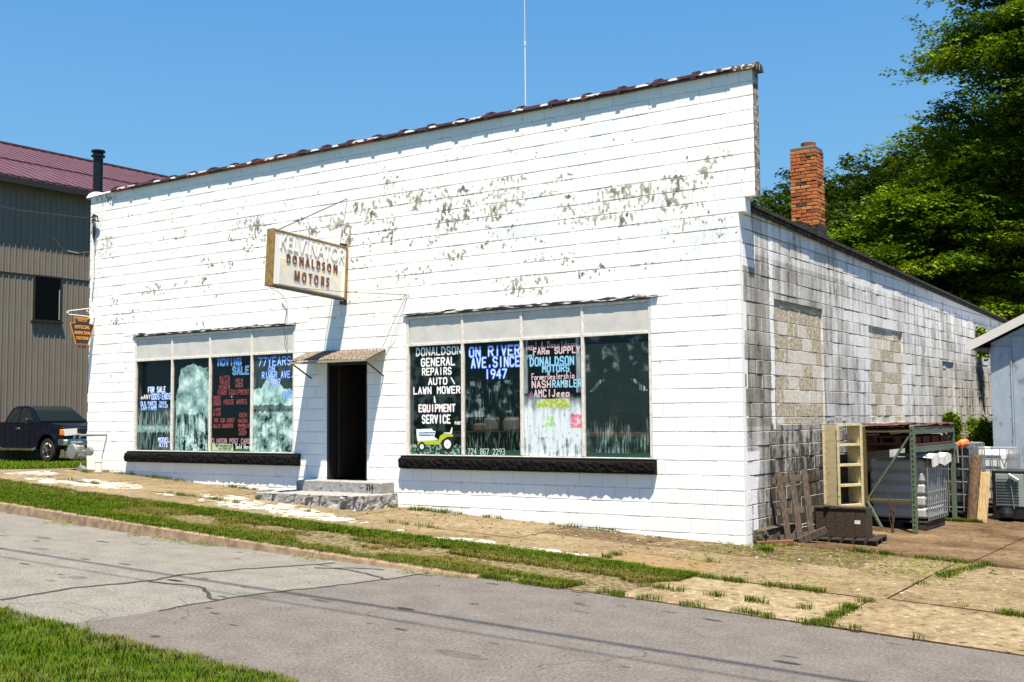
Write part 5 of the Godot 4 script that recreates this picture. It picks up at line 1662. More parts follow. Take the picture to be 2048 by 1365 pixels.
# ------------------------------------------------------------------ neighbours
func build_neighbours() -> void:
	var b := thing("metal_building", "tall tan ribbed metal building with a maroon roof and one dark window", "building", Vector3(-31.0, 0.0, -20.0))
	var tan_ := grainy("tan_siding", 301, 0.01, [Color(0.44, 0.41, 0.375), Color(0.455, 0.425, 0.39)], [0.3, 0.7], Vector3(0.2, 0.2, 0.2), 0.55, 0.0)
	var x := 0.0
	var za := 17.0; var zb := -14.0
	# ribbed sheets, each 0.92 m wide with four ribs
	var sheets := {}
	for lv in [[0.2, 7.12], [7.14, 10.42]]:
		var st := mb()
		for r in 4:
			var z0 := 0.23 * r
			var prof := [[0.0, 0.0], [0.085, 0.0], [0.09, 0.006], [0.13, 0.006], [0.135, 0.0], [0.175, 0.0], [0.188, 0.03], [0.212, 0.03], [0.225, 0.0], [0.23, 0.0]]
			for k in prof.size() - 1:
				quad(st, Vector3(prof[k][1], lv[0], -(z0 + prof[k][0])), Vector3(prof[k + 1][1], lv[0], -(z0 + prof[k + 1][0])), Vector3(prof[k + 1][1], lv[1], -(z0 + prof[k + 1][0])), Vector3(prof[k][1], lv[1], -(z0 + prof[k][0])))
		sheets[lv[0]] = done(st)
	var st := mb()
	bx(st, Vector3(-8.1, 5.2, (za + zb) * 0.5), Vector3(16.0, 10.4, za - zb - 0.2))
	var wall := part("wall", done(st), tan_, b)
	var z := 16.0
	while z > -1.0:
		for k in sheets: part("siding_sheet", sheets[k], tan_, wall, Vector3(0, 0, z))
		z -= 0.92
	var trim := mat("dark_trim", lin(0.012, 0.011, 0.01), 0.6)
	st = mb()
	bx(st, Vector3(0.02, 7.13, 8.0), Vector3(0.05, 0.03, 17.8))
	part("seam_flashing", done(st), trim, wall)
	# window at z about -9.4
	st = mb()
	var wc := Vector3(0.03, 6.33, 10.62)
	bx(st, wc, Vector3(0.08, 1.66, 1.12))
	var wn := part("window", done(st), trim, b)
	st = mb(); bx(st, wc + Vector3(0.042, 0, 0.0), Vector3(0.01, 1.54, 1.0))
	var dark := mat("dark_glass", lin(0.004, 0.005, 0.006), 0.25, 0.0, 0.1)
	part("pane", done(st), dark, wn)
	st = mb(); bx(st, wc + Vector3(0.05, -0.2, -0.46), Vector3(0.03, 1.1, 0.03))
	part("frame_edge", done(st), mat("frame_light", lin(0.35, 0.34, 0.32), 0.5), wn)
	st = mb(); bx(st, wc + Vector3(0.03, -0.86, 0), Vector3(0.14, 0.05, 1.24))
	part("sill", done(st), trim, wn)
	# roof: eave and ridge run along z
	var maroon := grainy("maroon_roof", 305, 0.01, [Color(0.33, 0.215, 0.235), Color(0.38, 0.25, 0.275)], [0.3, 0.7], Vector3(0.2, 0.2, 0.2), 0.45, 0.0)
	st = mb()
	var ex := 0.45; var ey := 10.46; var rx := -9.0; var ry := 14.1
	quad(st, Vector3(ex, ey, za), Vector3(ex, ey, zb), Vector3(rx, ry, zb), Vector3(rx, ry, za))
	quad(st, Vector3(rx, ry, za), Vector3(rx, ry, zb), Vector3(-18.4, ey, zb), Vector3(-18.4, ey, za))
	quad(st, Vector3(ex, ey - 0.05, za), Vector3(ex, ey - 0.05, zb), Vector3(-18.4, ey - 0.05, zb), Vector3(-18.4, ey - 0.05, za))
	var roof := part("roof", done(st), maroon, b)
	z = za
	st = mb()
	while z > zb:
		bar(st, Vector3(ex, ey + 0.015, z), Vector3(rx, ry + 0.015, z), 0.03, 0.03)
		z -= 0.46
	var rr := part("roof_ribs", done(st), maroon, roof)
	st = mb()
	bx(st, Vector3(ex + 0.03, ey - 0.1, (za + zb) * 0.5), Vector3(0.06, 0.22, za - zb))
	part("gutter", done(st), trim, roof)
	st = mb()
	for t in [0.02, 0.46, 0.985]:
		bx(st, Vector3(lerpf(ex, rx, t), lerpf(ey, ry, t) + 0.04, (za + zb) * 0.5), Vector3(0.08, 0.03, za - zb))
	part("screw_line", done(st), mat("roof_line", lin(0.045, 0.02, 0.022), 0.6), roof)
	st = mb()
	bx(st, Vector3(rx, ry + 0.03, (za + zb) * 0.5), Vector3(0.3, 0.05, za - zb + 0.1))
	part("ridge_cap", done(st), maroon, roof)
	# blue grey shed on the right
	var sh := thing("metal_shed", "pale blue grey metal shed with a white trimmed gable at the right edge", "shed", Vector3(1.15, 0.0, -10.0))
	var blue := grainy("shed_metal", 311, 0.012, [Color(0.47, 0.48, 0.49), Color(0.47, 0.48, 0.49), Color(0.53, 0.59, 0.66), Color(0.57, 0.63, 0.7)], [0.0, 0.2, 0.22, 0.9], Vector3(0.7, 0.35, 0.7), 0.6, 0.1)
	st = mb()
	prism(st, PackedVector2Array([Vector2(0.02, 0.0), Vector2(5.0, 0.0), Vector2(5.0, 3.3), Vector2(2.5, 4.5), Vector2(0.02, 3.3)]), -8.0, -0.03)
	part("shell", done(st), blue, sh)
	for i in 7:
		var w0 := 0.42
		var px := 0.42 * i
		st = mb()
		var hgt := minf(3.22 + px * 0.48, 4.3)
		cbx(st, Vector3(px + w0 * 0.5, hgt * 0.5, -0.012), Vector3(w0 - 0.006, hgt, 0.022), 0.003)
		cbx(st, Vector3(px + w0 - 0.02, hgt * 0.5, 0.012), Vector3(0.035, hgt, 0.02), 0.008)
		part("panel", done(st), blue, sh)
	st = mb()
	for k in 30: bx(st, Vector3(0.05 + 0.42 * (k % 5) + 0.31, 0.4 + 0.45 * (k / 5), 0.003), Vector3(0.014, 0.014, 0.008))
	part("screws", done(st), mat("screw", lin(0.1, 0.1, 0.1), 0.5), sh)
	st = mb()
	bar(st, Vector3(-0.40, 3.22, 0.2), Vector3(2.5, 4.62, 0.2), 0.03, 0.17)
	bar(st, Vector3(2.5, 4.62, 0.2), Vector3(5.4, 3.22, 0.2), 0.03, 0.17)
	part("gable_trim", done(st), mat("trim_white", lin(0.55, 0.55, 0.54), 0.5), sh)
	st = mb()
	for sd in [0, 1]:
		var a := Vector3(-0.38, 3.28, 0.18) if sd == 0 else Vector3(5.38, 3.28, 0.18)
		quad(st, a, Vector3(2.5, 4.68, 0.18), Vector3(2.5, 4.68, -8.2), Vector3(a.x, a.y, -8.2))
		quad(st, a - Vector3(0, 0.06, 0), Vector3(2.5, 4.62, 0.18), Vector3(2.5, 4.62, -8.2), Vector3(a.x, a.y - 0.06, -8.2))
	part("roof", done(st), mat("shed_roof", lin(0.35, 0.36, 0.37), 0.5), sh)
	st = mb(); bx(st, Vector3(-0.19, 3.19, -4.0), Vector3(0.34, 0.03, 8.2))
	part("soffit", done(st), mat("soffit", lin(0.08, 0.08, 0.085), 0.7), sh)
	# dark house in the trees
	var ho := thing("hillside_house", "dim grey house with a low rust coloured roof under the trees", "house", Vector3(-1.0, 0.3, -36.0))
	st = mb(); bx(st, Vector3(2.0, 2.6, -3.0), Vector3(9.0, 6.6, 6.0))
	part("wall", done(st), mat("house_wall", lin(0.2, 0.21, 0.22), 0.9), ho)
	st = mb()
	prism(st, PackedVector2Array([Vector2(-3.0, 5.9), Vector2(7.0, 5.9), Vector2(7.0, 6.05), Vector2(6.0, 7.6), Vector2(-2.0, 7.6), Vector2(-3.0, 6.05)]), -6.2, 0.3)
	part("roof", done(st), mat("rust_roof", lin(0.13, 0.05, 0.035), 0.9), ho)
	for i in 2:
		st = mb(); bx(st, Vector3(0.2 + i * 3.0, 4.6, 0.02), Vector3(0.9, 1.2, 0.06))
		part("window", done(st), dark, ho)

# ------------------------------------------------------------------ pickup
func build_pickup() -> void:
	var heading := 0.0
	var o := thing("pickup_truck", "dark blue pickup truck with extended cab parked beside the tan metal building", "truck", Vector3(-27.75, 0.50, -8.4))
	o.rotation.y = heading
	var paint := mat("truck_paint", lin(0.002, 0.004, 0.014), 0.3, 0.0, 0.3)
	paint.clearcoat_enabled = true
	paint.clearcoat = 0.6
	paint.clearcoat_roughness = 0.05
	var chrome := mat("chrome", lin(0.7, 0.68, 0.62), 0.15, 1.0)
	var black := mat("truck_black", lin(0.01, 0.01, 0.011), 0.5)
	var glass := mat("truck_glass", lin(0.008, 0.014, 0.016), 0.06, 0.0, 0.5)
	# lower body, swept across its width with rounded shoulders and cut wheel arches
	var arch := func(cx: float) -> Array:
		var a := []
		for k in 11:
			var t := PI * (1.0 - k / 10.0)
			a.append(Vector2(cx + cos(t) * 0.52, 0.46 + sin(t) * 0.50))
		return a
	var prof: Array = [Vector2(-4.95, 0.62)]
	prof += arch.call(-3.68)
	prof += arch.call(0.0)
	prof += [Vector2(0.72, 0.5), Vector2(0.9, 0.66), Vector2(0.93, 0.95), Vector2(0.88, 1.12), Vector2(0.7, 1.17), Vector2(-0.05, 1.23), Vector2(-0.62, 1.27), Vector2(-2.45, 1.3), Vector2(-2.5, 1.34), Vector2(-4.95, 1.36)]
	var st := mb()
	var lay_ := [[-1.0, 0.93], [-0.985, 1.0], [0.985, 1.0], [1.0, 0.93]]
	var poly := PackedVector2Array(prof)
	prism(st, poly, -0.97, 0.97)
	var inner := PackedVector2Array()
	for p in prof: inner.append(Vector2(p.x, minf(p.y, 1.17)))
	part("body", done(st), paint, o)
	for sd in [-1, 1]:
		st = mb()
		var fl := PackedVector2Array()
		for k in 11:
			var t := PI * (1.0 - k / 10.0)
			fl.append(Vector2(cos(t) * 0.60, 0.46 + sin(t) * 0.58))
		for k in 11:
			var t := PI * (k / 10.0)
			fl.append(Vector2(cos(t) * 0.5, 0.46 + sin(t) * 0.48))
		for cx in [0.0, -3.68]:
			var sh := PackedVector2Array()
			for p in fl: sh.append(p + Vector2(cx, 0))
			prism(st, sh, sd * 0.96, sd * 1.03)
		part("wheel_arch", done(st), paint, o)
	# hood bulge
	st = mb()
	prism(st, PackedVector2Array([Vector2(0.78, 1.13), Vector2(0.7, 1.2), Vector2(-0.1, 1.29), Vector2(-0.6, 1.32), Vector2(-0.6, 1.15)]), -0.78, 0.78)
	part("hood", done(st), paint, o)
	# cab: roof narrower than shoulder
	var side := [Vector2(-0.55, 1.28), Vector2(-1.32, 1.84), Vector2(-1.6, 1.89), Vector2(-2.2, 1.88), Vector2(-2.42, 1.78), Vector2(-2.62, 1.32)]
	var zz := func(y: float) -> float: return lerpf(0.96, 0.74, clampf((y - 1.28) / 0.6, 0, 1))
	st = mb()
	for k in side.size():
		var a: Vector2 = side[k]; var b: Vector2 = side[(k + 1) % side.size()]
		quad(st, Vector3(a.x, a.y, zz.call(a.y)), Vector3(b.x, b.y, zz.call(b.y)), Vector3(b.x, b.y, -zz.call(b.y)), Vector3(a.x, a.y, -zz.call(a.y)))
	for sd in [-1, 1]:
		for k in range(1, side.size() - 1):
			tri(st, Vector3(side[0].x, side[0].y, sd * zz.call(side[0].y)), Vector3(side[k].x, side[k].y, sd * zz.call(side[k].y)), Vector3(side[k + 1].x, side[k + 1].y, sd * zz.call(side[k + 1].y)))
	part("cab", done(st), paint, o)
	# glass
	st = mb()
	var ws := [Vector2(-0.62, 1.345), Vector2(-1.28, 1.815)]
	var e := Vector3(0.012, 0.016, 0)
	quad(st, Vector3(ws[0].x, ws[0].y, 0.86) + e, Vector3(ws[1].x, ws[1].y, 0.70) + e, Vector3(ws[1].x, ws[1].y, -0.70) + e, Vector3(ws[0].x, ws[0].y, -0.86) + e)
	part("windshield", done(st), glass, o)
	for sd in [-1, 1]:
		for q in [[[-0.86, 1.34], [-1.38, 1.78], [-1.72, 1.8], [-1.72, 1.34]], [[-1.84, 1.34], [-1.84, 1.8], [-2.2, 1.79], [-2.36, 1.66], [-2.42, 1.34]]]:
			st = mb()
			var v := []
			for p in q: v.append(Vector3(p[0], p[1], sd * (zz.call(p[1]) + 0.008)))
			for k in range(1, v.size() - 1): tri(st, v[0], v[k], v[k + 1])
			part("side_window", done(st), glass, o)
		st = mb()
		cbx(st, Vector3(-0.86, 1.36, sd * 1.14), Vector3(0.12, 0.2, 0.24), 0.03)
		bx(st, Vector3(-0.86, 1.31, sd * 1.0), Vector3(0.06, 0.04, 0.16))
		part("mirror", done(st), black, o)
		st = mb()
		cbx(st, Vector3(-1.72, 1.12, sd * 0.985), Vector3(0.2, 0.07, 0.04), 0.015)
		part("door_handle", done(st), chrome, o)
		st = mb()
		for dx in [-0.72, -1.78, -2.48]: bx(st, Vector3(dx, 0.92, sd * 0.972), Vector3(0.008, 0.7, 0.004))
		part("door_gap", done(st), black, o)
		st = mb()
		tube(st, [Vector3(-0.62, 0.47, sd * 1.0), Vector3(-0.72, 0.42, sd * 1.06), Vector3(-2.9, 0.42, sd * 1.06), Vector3(-3.0, 0.47, sd * 1.0)], 0.045, 10)
		part("running_board", done(st), chrome, o)
		# headlight wraps the corner: amber outer, clear inner
		st = mb()
		prism(st, PackedVector2Array([Vector2(0.0, 0.0), Vector2(0.44, 0.03), Vector2(0.43, 0.24), Vector2(0.0, 0.22)]), 0.0, 0.06, Basis(Vector3(0.1, 0, -sd * 0.995).normalized(), Vector3.UP, Vector3.RIGHT), Vector3(0.875, 0.88, sd * 0.97))
		part("headlight", done(st), mat("lamp_clear", lin(0.78, 0.79, 0.76), 0.12), o)
		st = mb()
		cbx(st, Vector3(0.80, 0.99, sd * 0.965), Vector3(0.24, 0.2, 0.06), 0.02)
		part("turn_signal", done(st), mat("amber", lin(0.75, 0.22, 0.03), 0.3), o)
	st = mb()
	cbx(st, Vector3(0.93, 1.0, 0), Vector3(0.05, 0.26, 1.0), 0.02)
	part("grille", done(st), black, o)
	st = mb()
	cbx(st, Vector3(0.97, 0.66, 0), Vector3(0.16, 0.22, 1.98), 0.05)
	for sd in [-1, 1]: cbx(st, Vector3(0.8, 0.66, sd * 0.985), Vector3(0.36, 0.2, 0.06), 0.025)
	part("bumper", done(st), chrome, o)
	st = mb()
	bx(st, Vector3(-2.0, 0.5, 0), Vector3(5.2, 0.16, 1.2)); cbx(st, Vector3(0.85, 0.46, 0), Vector3(0.2, 0.16, 1.8), 0.04)
	part("chassis", done(st), black, o)
	var tyre := mat("tyre", lin(0.012, 0.012, 0.012), 0.85)
	for cx in [0.0, -3.68]:
		for sd in [-1, 1]:
			st = mb()
			var b := Basis(Vector3.RIGHT, PI / 2 * sd)
			lathe(st, Vector3.ZERO, [Vector2(0.24, -0.13), Vector2(0.37, -0.135), Vector2(0.405, -0.09), Vector2(0.405, 0.09), Vector2(0.37, 0.135), Vector2(0.25, 0.13), Vector2(0.24, 0.08), Vector2(0.0, 0.05)], 28, b)
			var w := part("wheel", done(st), tyre, o, Vector3(cx, 0.405, sd * 0.86))
			st = mb()
			lathe(st, Vector3.ZERO, [Vector2(0.2, 0.10), Vector2(0.245, 0.135), Vector2(0.25, 0.125), Vector2(0.235, 0.09)], 24, b)
			for k in 5:
				var a := TAU * k / 5.0
				var d := Vector3(cos(a), sin(a), 0)
				var pz := Vector3(0, 0, 0.125 * sd)
				bar(st, pz + d * 0.03, pz + d * 0.235, 0.06, 0.025)
			lathe(st, Vector3.ZERO, [Vector2(0.0, 0.15), Vector2(0.05, 0.145), Vector2(0.055, 0.1)], 14, b)
			part("rim", done(st), mat("alloy", lin(0.4, 0.38, 0.34), 0.3, 0.9), w)

# ------------------------------------------------------------------ clutter along the side wall
func wood(key: String, a: Color, b: Color, sc := Vector3(3, 0.5, 3)) -> StandardMaterial3D:
	return grainy(key, hash(key) % 900, 0.03, [a, a.lerp(b, 0.6), b], [0.2, 0.55, 0.9], sc, 0.9, 0.12)

func tote(label: String, at: Vector3, size: Vector3, milk: Color, ribs: bool) -> Node3D:
	var t := thing("liquid_tote", label, "tank", at, "caged plastic totes")
	var pm := mat("plastic%s" % milk.to_html(), milk, 0.4)
	var st := mb()
	var n := 5
	if ribs:
		for i in n:
			var hh := size.y * 0.78 / n
			cbx(st, Vector3(0, 0.16 + hh * (i + 0.5), 0), Vector3(size.x - (0.04 if i > 0 else 0.0), hh - 0.02, size.z - 0.04), 0.035)
		bx(st, Vector3(0, 0.16 + size.y * 0.39, 0), Vector3(size.x - 0.12, size.y * 0.76, size.z - 0.12))
	else:
		cbx(st, Vector3(0, 0.16 + size.y * 0.4, 0), Vector3(size.x - 0.06, size.y * 0.8, size.z - 0.06), 0.08)
	part("tank", done(st), pm, t)
	st = mb()
	lathe(st, Vector3(0, 0.16 + size.y * 0.8, 0), [Vector2(0.12, 0), Vector2(0.12, 0.05), Vector2(0, 0.055)], 16)
	part("lid", done(st), pm, t)
	var steel := mat("galvanised", lin(0.4, 0.42, 0.43), 0.4, 0.7)
	st = mb()
	var a := size.x * 0.5 + 0.015; var c := size.z * 0.5 + 0.015
	var top := 0.16 + size.y * 0.82
	for i in 6:
		var y := lerpf(0.2, top, i / 5.0)
		if ribs: tube(st, [Vector3(a, y, c - 0.02), Vector3(a + 0.01, y, 0), Vector3(a, y, -c)], 0.011, 5)
		else: tube(st, [Vector3(-a, y, c), Vector3(a, y, c), Vector3(a, y, -c), Vector3(-a, y, -c), Vector3(-a, y, c)], 0.011, 5)
	var m := int(size.z / 0.11)
	for i in m + 1:
		var z := lerpf(c - 0.02, -c, float(i) / m)
		tube(st, [Vector3(a + 0.018, 0.14, z), Vector3(a + 0.018, top, z)], 0.009, 5)
	if not ribs:
		for i in 9:
			var x := lerpf(-a, a, i / 8.0)
			tube(st, [Vector3(x, 0.14, c + 0.018), Vector3(x, top, c + 0.018)], 0.009, 5)
	part("cage", done(st), steel, t)
	var pal := wood("tote_pallet", Color(0.12, 0.11, 0.1), Color(0.25, 0.23, 0.21))
	for i in 3:
		st = mb(); cbx(st, Vector3(lerpf(-a + 0.08, a - 0.08, i / 2.0), 0.05, 0), Vector3(0.12, 0.1, size.z), 0.005)
		part("skid", done(st), pal, t)
	st = mb(); cbx(st, Vector3(0, 0.118, 0), Vector3(size.x + 0.02, 0.03, size.z + 0.02), 0.005)
	part("deck", done(st), pal, t)
	return t

func build_clutter() -> void:
	var gy := 0.03
	var grey := wood("grey_wood", Color(0.2, 0.17, 0.14), Color(0.42, 0.37, 0.32))
	# pallet leaning by the corner
	var p := thing("leaning_pallet", "weathered grey wooden pallet leaning upright on the side wall", "pallet", Vector3(0.40, 0.08, -0.95))
	p.rotation = Vector3(-0.12, 0.5, 0.11)
	for i in 3:
		part("slat", box_mesh(Vector3(0.085, 0.98, 0.022)), grey, p, Vector3(-0.15 + 0.17 * i, 0.49, 0.06), Vector3(0, 0, -0.02 * i))
	for y in [0.06, 0.42, 0.87]:
		part("stringer", box_mesh(Vector3(0.52, 0.09, 0.045)), grey, p, Vector3(0, y, 0.02))
	for q in [["loose_board", "short orange stained board lying on the ground at the wall corner", Vector3(0.28, 0.10, -0.35), Vector3(0.5, 0.06, 0.11), Vector3(0.0, 0.5, 0.05)], ["loose_board", "grey board propped on end of the broken pallet and the crate", Vector3(0.60, 0.16, -0.95), Vector3(0.42, 0.10, 0.03), Vector3(0.1, 0.5, 0.42)]]:
		var b := part("board", box_mesh(q[3]), wood("orange_board", Color(0.3, 0.18, 0.1), Color(0.5, 0.38, 0.28)) if q[1].begins_with("short") else grey, self, q[2], q[4])
		b.name = numbered(q[0]); tag(b, q[1], "board")
	# crate on a low pallet
	var lp := thing("low_pallet", "dark low pallet lying flat under the brown wooden crate", "pallet", Vector3(0.85, 0.025, -1.66))
	lp.rotation.y = 0.12
	var dk := wood("dark_wood", Color(0.09, 0.07, 0.055), Color(0.2, 0.16, 0.13))
	for i in 6: part("slat", box_mesh(Vector3(0.13, 0.02, 0.86)), dk, lp, Vector3(-0.42 + 0.168 * i, 0.068, 0))
	for z in [-0.36, 0.0, 0.36]: part("stringer", box_mesh(Vector3(0.98, 0.05, 0.08)), dk, lp, Vector3(0, 0.032, z))
	var cr := thing("wooden_crate", "dark brown open wooden crate with boards across its top", "crate", Vector3(0.80, 0.106, -1.70))
	cr.rotation.y = 0.12
	var cw := wood("crate_wood", Color(0.12, 0.085, 0.06), Color(0.27, 0.2, 0.15), Vector3(0.8, 3, 0.8))
	for i in 5:
		part("front_board", box_mesh(Vector3(0.136, 0.40, 0.02)), cw, cr, Vector3(-0.28 + 0.14 * i, 0.20, 0.25))
	for q in [[Vector3(0, 0.20, -0.25), Vector3(0.7, 0.4, 0.02)], [Vector3(-0.34, 0.2, 0), Vector3(0.02, 0.4, 0.47)], [Vector3(0.34, 0.2, 0), Vector3(0.02, 0.4, 0.47)], [Vector3(0, 0.012, 0), Vector3(0.65, 0.02, 0.46)]]:
		part("panel", box_mesh(q[1]), cw, cr, q[0])
	part("rim", box_mesh(Vector3(0.74, 0.03, 0.05)), cw, cr, Vector3(0, 0.415, 0.25))
	part("lid_board", box_mesh(Vector3(0.74, 0.02, 0.2)), grey, cr, Vector3(-0.05, 0.415, 0.08), Vector3(0, 0.15, 0.02))
	part("lid_board", box_mesh(Vector3(0.3, 0.02, 0.09)), grey, cr, Vector3(-0.1, 0.44, 0.2), Vector3(0.1, 0.6, -0.12))
	part("paper_label", box_mesh(Vector3(0.08, 0.05, 0.002), 0.0005), mat("paper", lin(0.5, 0.55, 0.56), 0.8), cr, Vector3(0.24, 0.22, 0.2615))
	# cream shelf unit
	var su := thing("shelf_unit", "tall cream metal shelf unit with four open shelves standing by the wall", "shelving", Vector3(0.575, 0.04, -2.2))
	su.rotation.y = 0.0
	var cream := grainy("cream_enamel", 401, 0.02, [Color(0.5, 0.32, 0.15), Color(0.74, 0.69, 0.54), Color(0.8, 0.76, 0.62)], [0.12, 0.26, 0.9], Vector3(1.2, 1.2, 1.2), 0.5, 0.0)
	# local: side panel runs along -x from the near corner, the open front along +d
	var d1 := Vector3(-0.262, 0, -0.123); var d2 := Vector3(0.21, 0, -0.447)
	var hgt := 1.66
	var st := mb()
	quad(st, Vector3.ZERO, d1, d1 + Vector3(0, hgt, 0), Vector3(0, hgt, 0))
	bar(st, Vector3(0, hgt * 0.5, 0) - d1.normalized() * 0.0 + Vector3(0, -hgt * 0.5, 0), Vector3(0, hgt, 0), 0.03, 0.03)
	bar(st, d1, d1 + Vector3(0, hgt, 0), 0.03, 0.03)
	part("side_panel", done(st), cream, su)
	st = mb()
	quad(st, d2, d2 + d1, d2 + d1 + Vector3(0, hgt, 0), d2 + Vector3(0, hgt, 0))
	bar(st, d2, d2 + Vector3(0, hgt, 0), 0.03, 0.035)
	part("side_panel", done(st), cream, su)
	st = mb()
	quad(st, d1, d1 + d2, d1 + d2 + Vector3(0, 1.2, 0), d1 + Vector3(0, 1.2, 0))
	part("back_panel", done(st), mat("hardboard", lin(0.03, 0.024, 0.018), 0.9), su)
	for i in 6:
		var y := 0.12 + i * 0.305
		st = mb()
		for dy in [0.0, 0.035]: quad(st, Vector3(0, y + dy, 0), d2 + Vector3(0, y + dy, 0), d1 + d2 + Vector3(0, y + dy, 0), d1 + Vector3(0, y + dy, 0))
		quad(st, Vector3(0, y, 0), d2 + Vector3(0, y, 0), d2 + Vector3(0, y + 0.035, 0), Vector3(0, y + 0.035, 0))
		part("shelf", done(st), cream, su)
	# pallet rack
	var rk := thing("pallet_rack", "green steel pallet rack with rusty beams carrying scrap", "rack", Vector3(0.98, 0.03, -3.34))
	var green := grainy("rack_green", 411, 0.03, [Color(0.34, 0.2, 0.12), Color(0.29, 0.39, 0.33), Color(0.36, 0.47, 0.4)], [0.26, 0.42, 0.9], Vector3(2, 2, 2), 0.6, 0.0)
	var olive := grainy("rack_olive", 412, 0.04, [Color(0.3, 0.16, 0.08), Color(0.33, 0.32, 0.17), Color(0.4, 0.4, 0.24)], [0.3, 0.5, 0.9], Vector3(2, 2, 2), 0.6, 0.0)
	var rust := grainy("rust", 413, 0.05, [Color(0.16, 0.07, 0.05), Color(0.34, 0.16, 0.1), Color(0.45, 0.24, 0.15)], [0.2, 0.55, 0.9], Vector3(2, 2, 2), 0.85, 0.2)
	var hole := mat("hole", lin(0.004, 0.004, 0.004), 0.9)
	for z in [0.0, -2.45]:
		for sx in [-1, 1]:
			var x: float = 0.38 * sx
			st = mb()
			cbx(st, Vector3(0, 0.82, 0), Vector3(0.075, 1.64, 0.07), 0.006)
			var post := part("post", done(st), green if sx > 0 else olive, rk, Vector3(x, 0, z))
			if z == 0.0 and sx > 0:
				st = mb()
				for k in 20:
					var y := 0.08 + 0.078 * k
					prism(st, PackedVector2Array([Vector2(-0.014, y + 0.018), Vector2(0.014, y + 0.018), Vector2(0.008, y - 0.018), Vector2(-0.008, y - 0.018)]), 0.0355, 0.037)
				part("slot_row", done(st), hole, post).set_meta("kind", "stuff")
		for y in [0.48, 1.56]:
			part("strut", box_mesh(Vector3(0.68, 0.045, 0.03)), olive, rk, Vector3(0, y, z))
		st = mb(); bar(st, Vector3(-0.34, 0.5, z - 0.02), Vector3(0.34, 1.5, z - 0.02), 0.04, 0.03)
		part("brace", done(st), green, rk)
		if z == 0.0:
			st = mb(); bar(st, Vector3(-0.34, 0.46, 0.03), Vector3(-0.10, 0.06, 0.1), 0.04, 0.03)
			part("brace", done(st), green, rk)
	for y in [1.28, 1.56]:
		for sx in [-1, 1]:
			part("beam", box_mesh(Vector3(0.045, 0.10, 2.38)), green if sx > 0 else rust, rk, Vector3(0.40 * sx, y, -1.225))
			part("beam_rail", box_mesh(Vector3(0.05, 0.025, 2.36)), rust, rk, Vector3(0.40 * sx, y + 0.066, -1.225))
	# scrap on the rack: rusty crates, rods, sheet
	for i in 4:
		var c := thing("steel_cradle", "%s rusty steel cradle lying on the lower beams of the rack" % ["nearest", "second", "third", "rearmost"][i], "scrap", Vector3(0.98, 1.37, -3.62 - 0.55 * i))
		for q in [[Vector3(0, 0.02, 0.2), Vector3(0.74, 0.035, 0.03)], [Vector3(0, 0.02, -0.2), Vector3(0.74, 0.035, 0.03)], [Vector3(0, 0.13, 0.2), Vector3(0.74, 0.03, 0.03)], [Vector3(-0.36, 0.07, 0), Vector3(0.03, 0.12, 0.4)], [Vector3(0.36, 0.07, 0), Vector3(0.03, 0.12, 0.4)], [Vector3(-0.12, 0.07, 0.2), Vector3(0.03, 0.09, 0.028)], [Vector3(0.14, 0.07, 0.2), Vector3(0.1, 0.09, 0.028)]]:
			part("frame_bar", box_mesh(q[1]), rust, c, q[0])
	for i in 5:
		st = mb()
		var y := 1.55 + 0.012 * i
		tube(st, [Vector3(1.0 + 0.06 * i, y, -3.45 - 0.05 * i), Vector3(1.08 + 0.06 * i, y + 0.02, -5.0), Vector3(1.1 + 0.05 * i, y - 0.01, -5.95)], 0.014, 6)
		var r := part("rod", done(st), mat("white_rod", lin(0.6, 0.6, 0.58), 0.4), self)
		r.name = numbered("white_rod"); tag(r, "%s white plastic rod on top of the scrap, counted from the middle of the rack" % ["first", "second", "third", "fourth", "fifth"][i], "rod", "rods on the rack")
	st = mb()
	var nz := FastNoiseLite.new(); nz.seed = 12; nz.frequency = 1.4
	for i in 14:
		for j in 6:
			var v := []
			for q in [[0, 0], [1, 0], [1, 1], [0, 1]]:
				var z: float = -3.3 - 2.6 * (i + q[0]) / 14.0; var x: float = 0.56 + 0.86 * (j + q[1]) / 6.0
				v.append(Vector3(x, 1.695 + 0.05 * nz.get_noise_2d(x * 2.0, z * 2.0), z))
			quad(st, v[0], v[1], v[2], v[3])
	var sheet_ := part("sheet", done(st), rust, self)
	sheet_.name = numbered("scrap_sheet"); tag(sheet_, "crumpled dark rusty sheet covering the top of the rack", "scrap")
	# dark tarpaulin hung behind the rack
	st = mb()
	for i in 16:
		var v := []
		for q in [[0, 0.05], [1, 0.05], [1, 1.6], [0, 1.6]]:
			var z: float = -3.42 - 2.3 * (i + q[0]) / 16.0
			v.append(Vector3(0.34 + 0.04 * sin(z * 7.0) + 0.02 * sin(z * 17.0), q[1] + 0.05 * sin(z * 3.0), z))
		quad(st, v[0], v[1], v[2], v[3])
	var tarp := part("tarpaulin", done(st), mat("tarp_black", lin(0.012, 0.013, 0.013), 0.6), self)
	tarp.name = numbered("tarpaulin"); tag(tarp, "black tarpaulin hanging behind the pallet rack against the side wall", "tarpaulin")
	for q in [["dark cardboard box sitting between the upper and lower beams of the rack", Vector3(0.85, 1.45, -4.1), Vector3(0.4, 0.2, 0.5), 0.2], ["flat black bin at the rear of the rack's lower beams", Vector3(1.0, 1.44, -5.2), Vector3(0.5, 0.16, 0.4), -0.15]]:
		var jb := part("box", box_mesh(q[2], 0.012), wood("dark_card", Color(0.05, 0.045, 0.04), Color(0.16, 0.12, 0.09)), self, q[1], Vector3(0, q[3], 0))
		jb.name = numbered("junk_box"); tag(jb, q[0], "box")
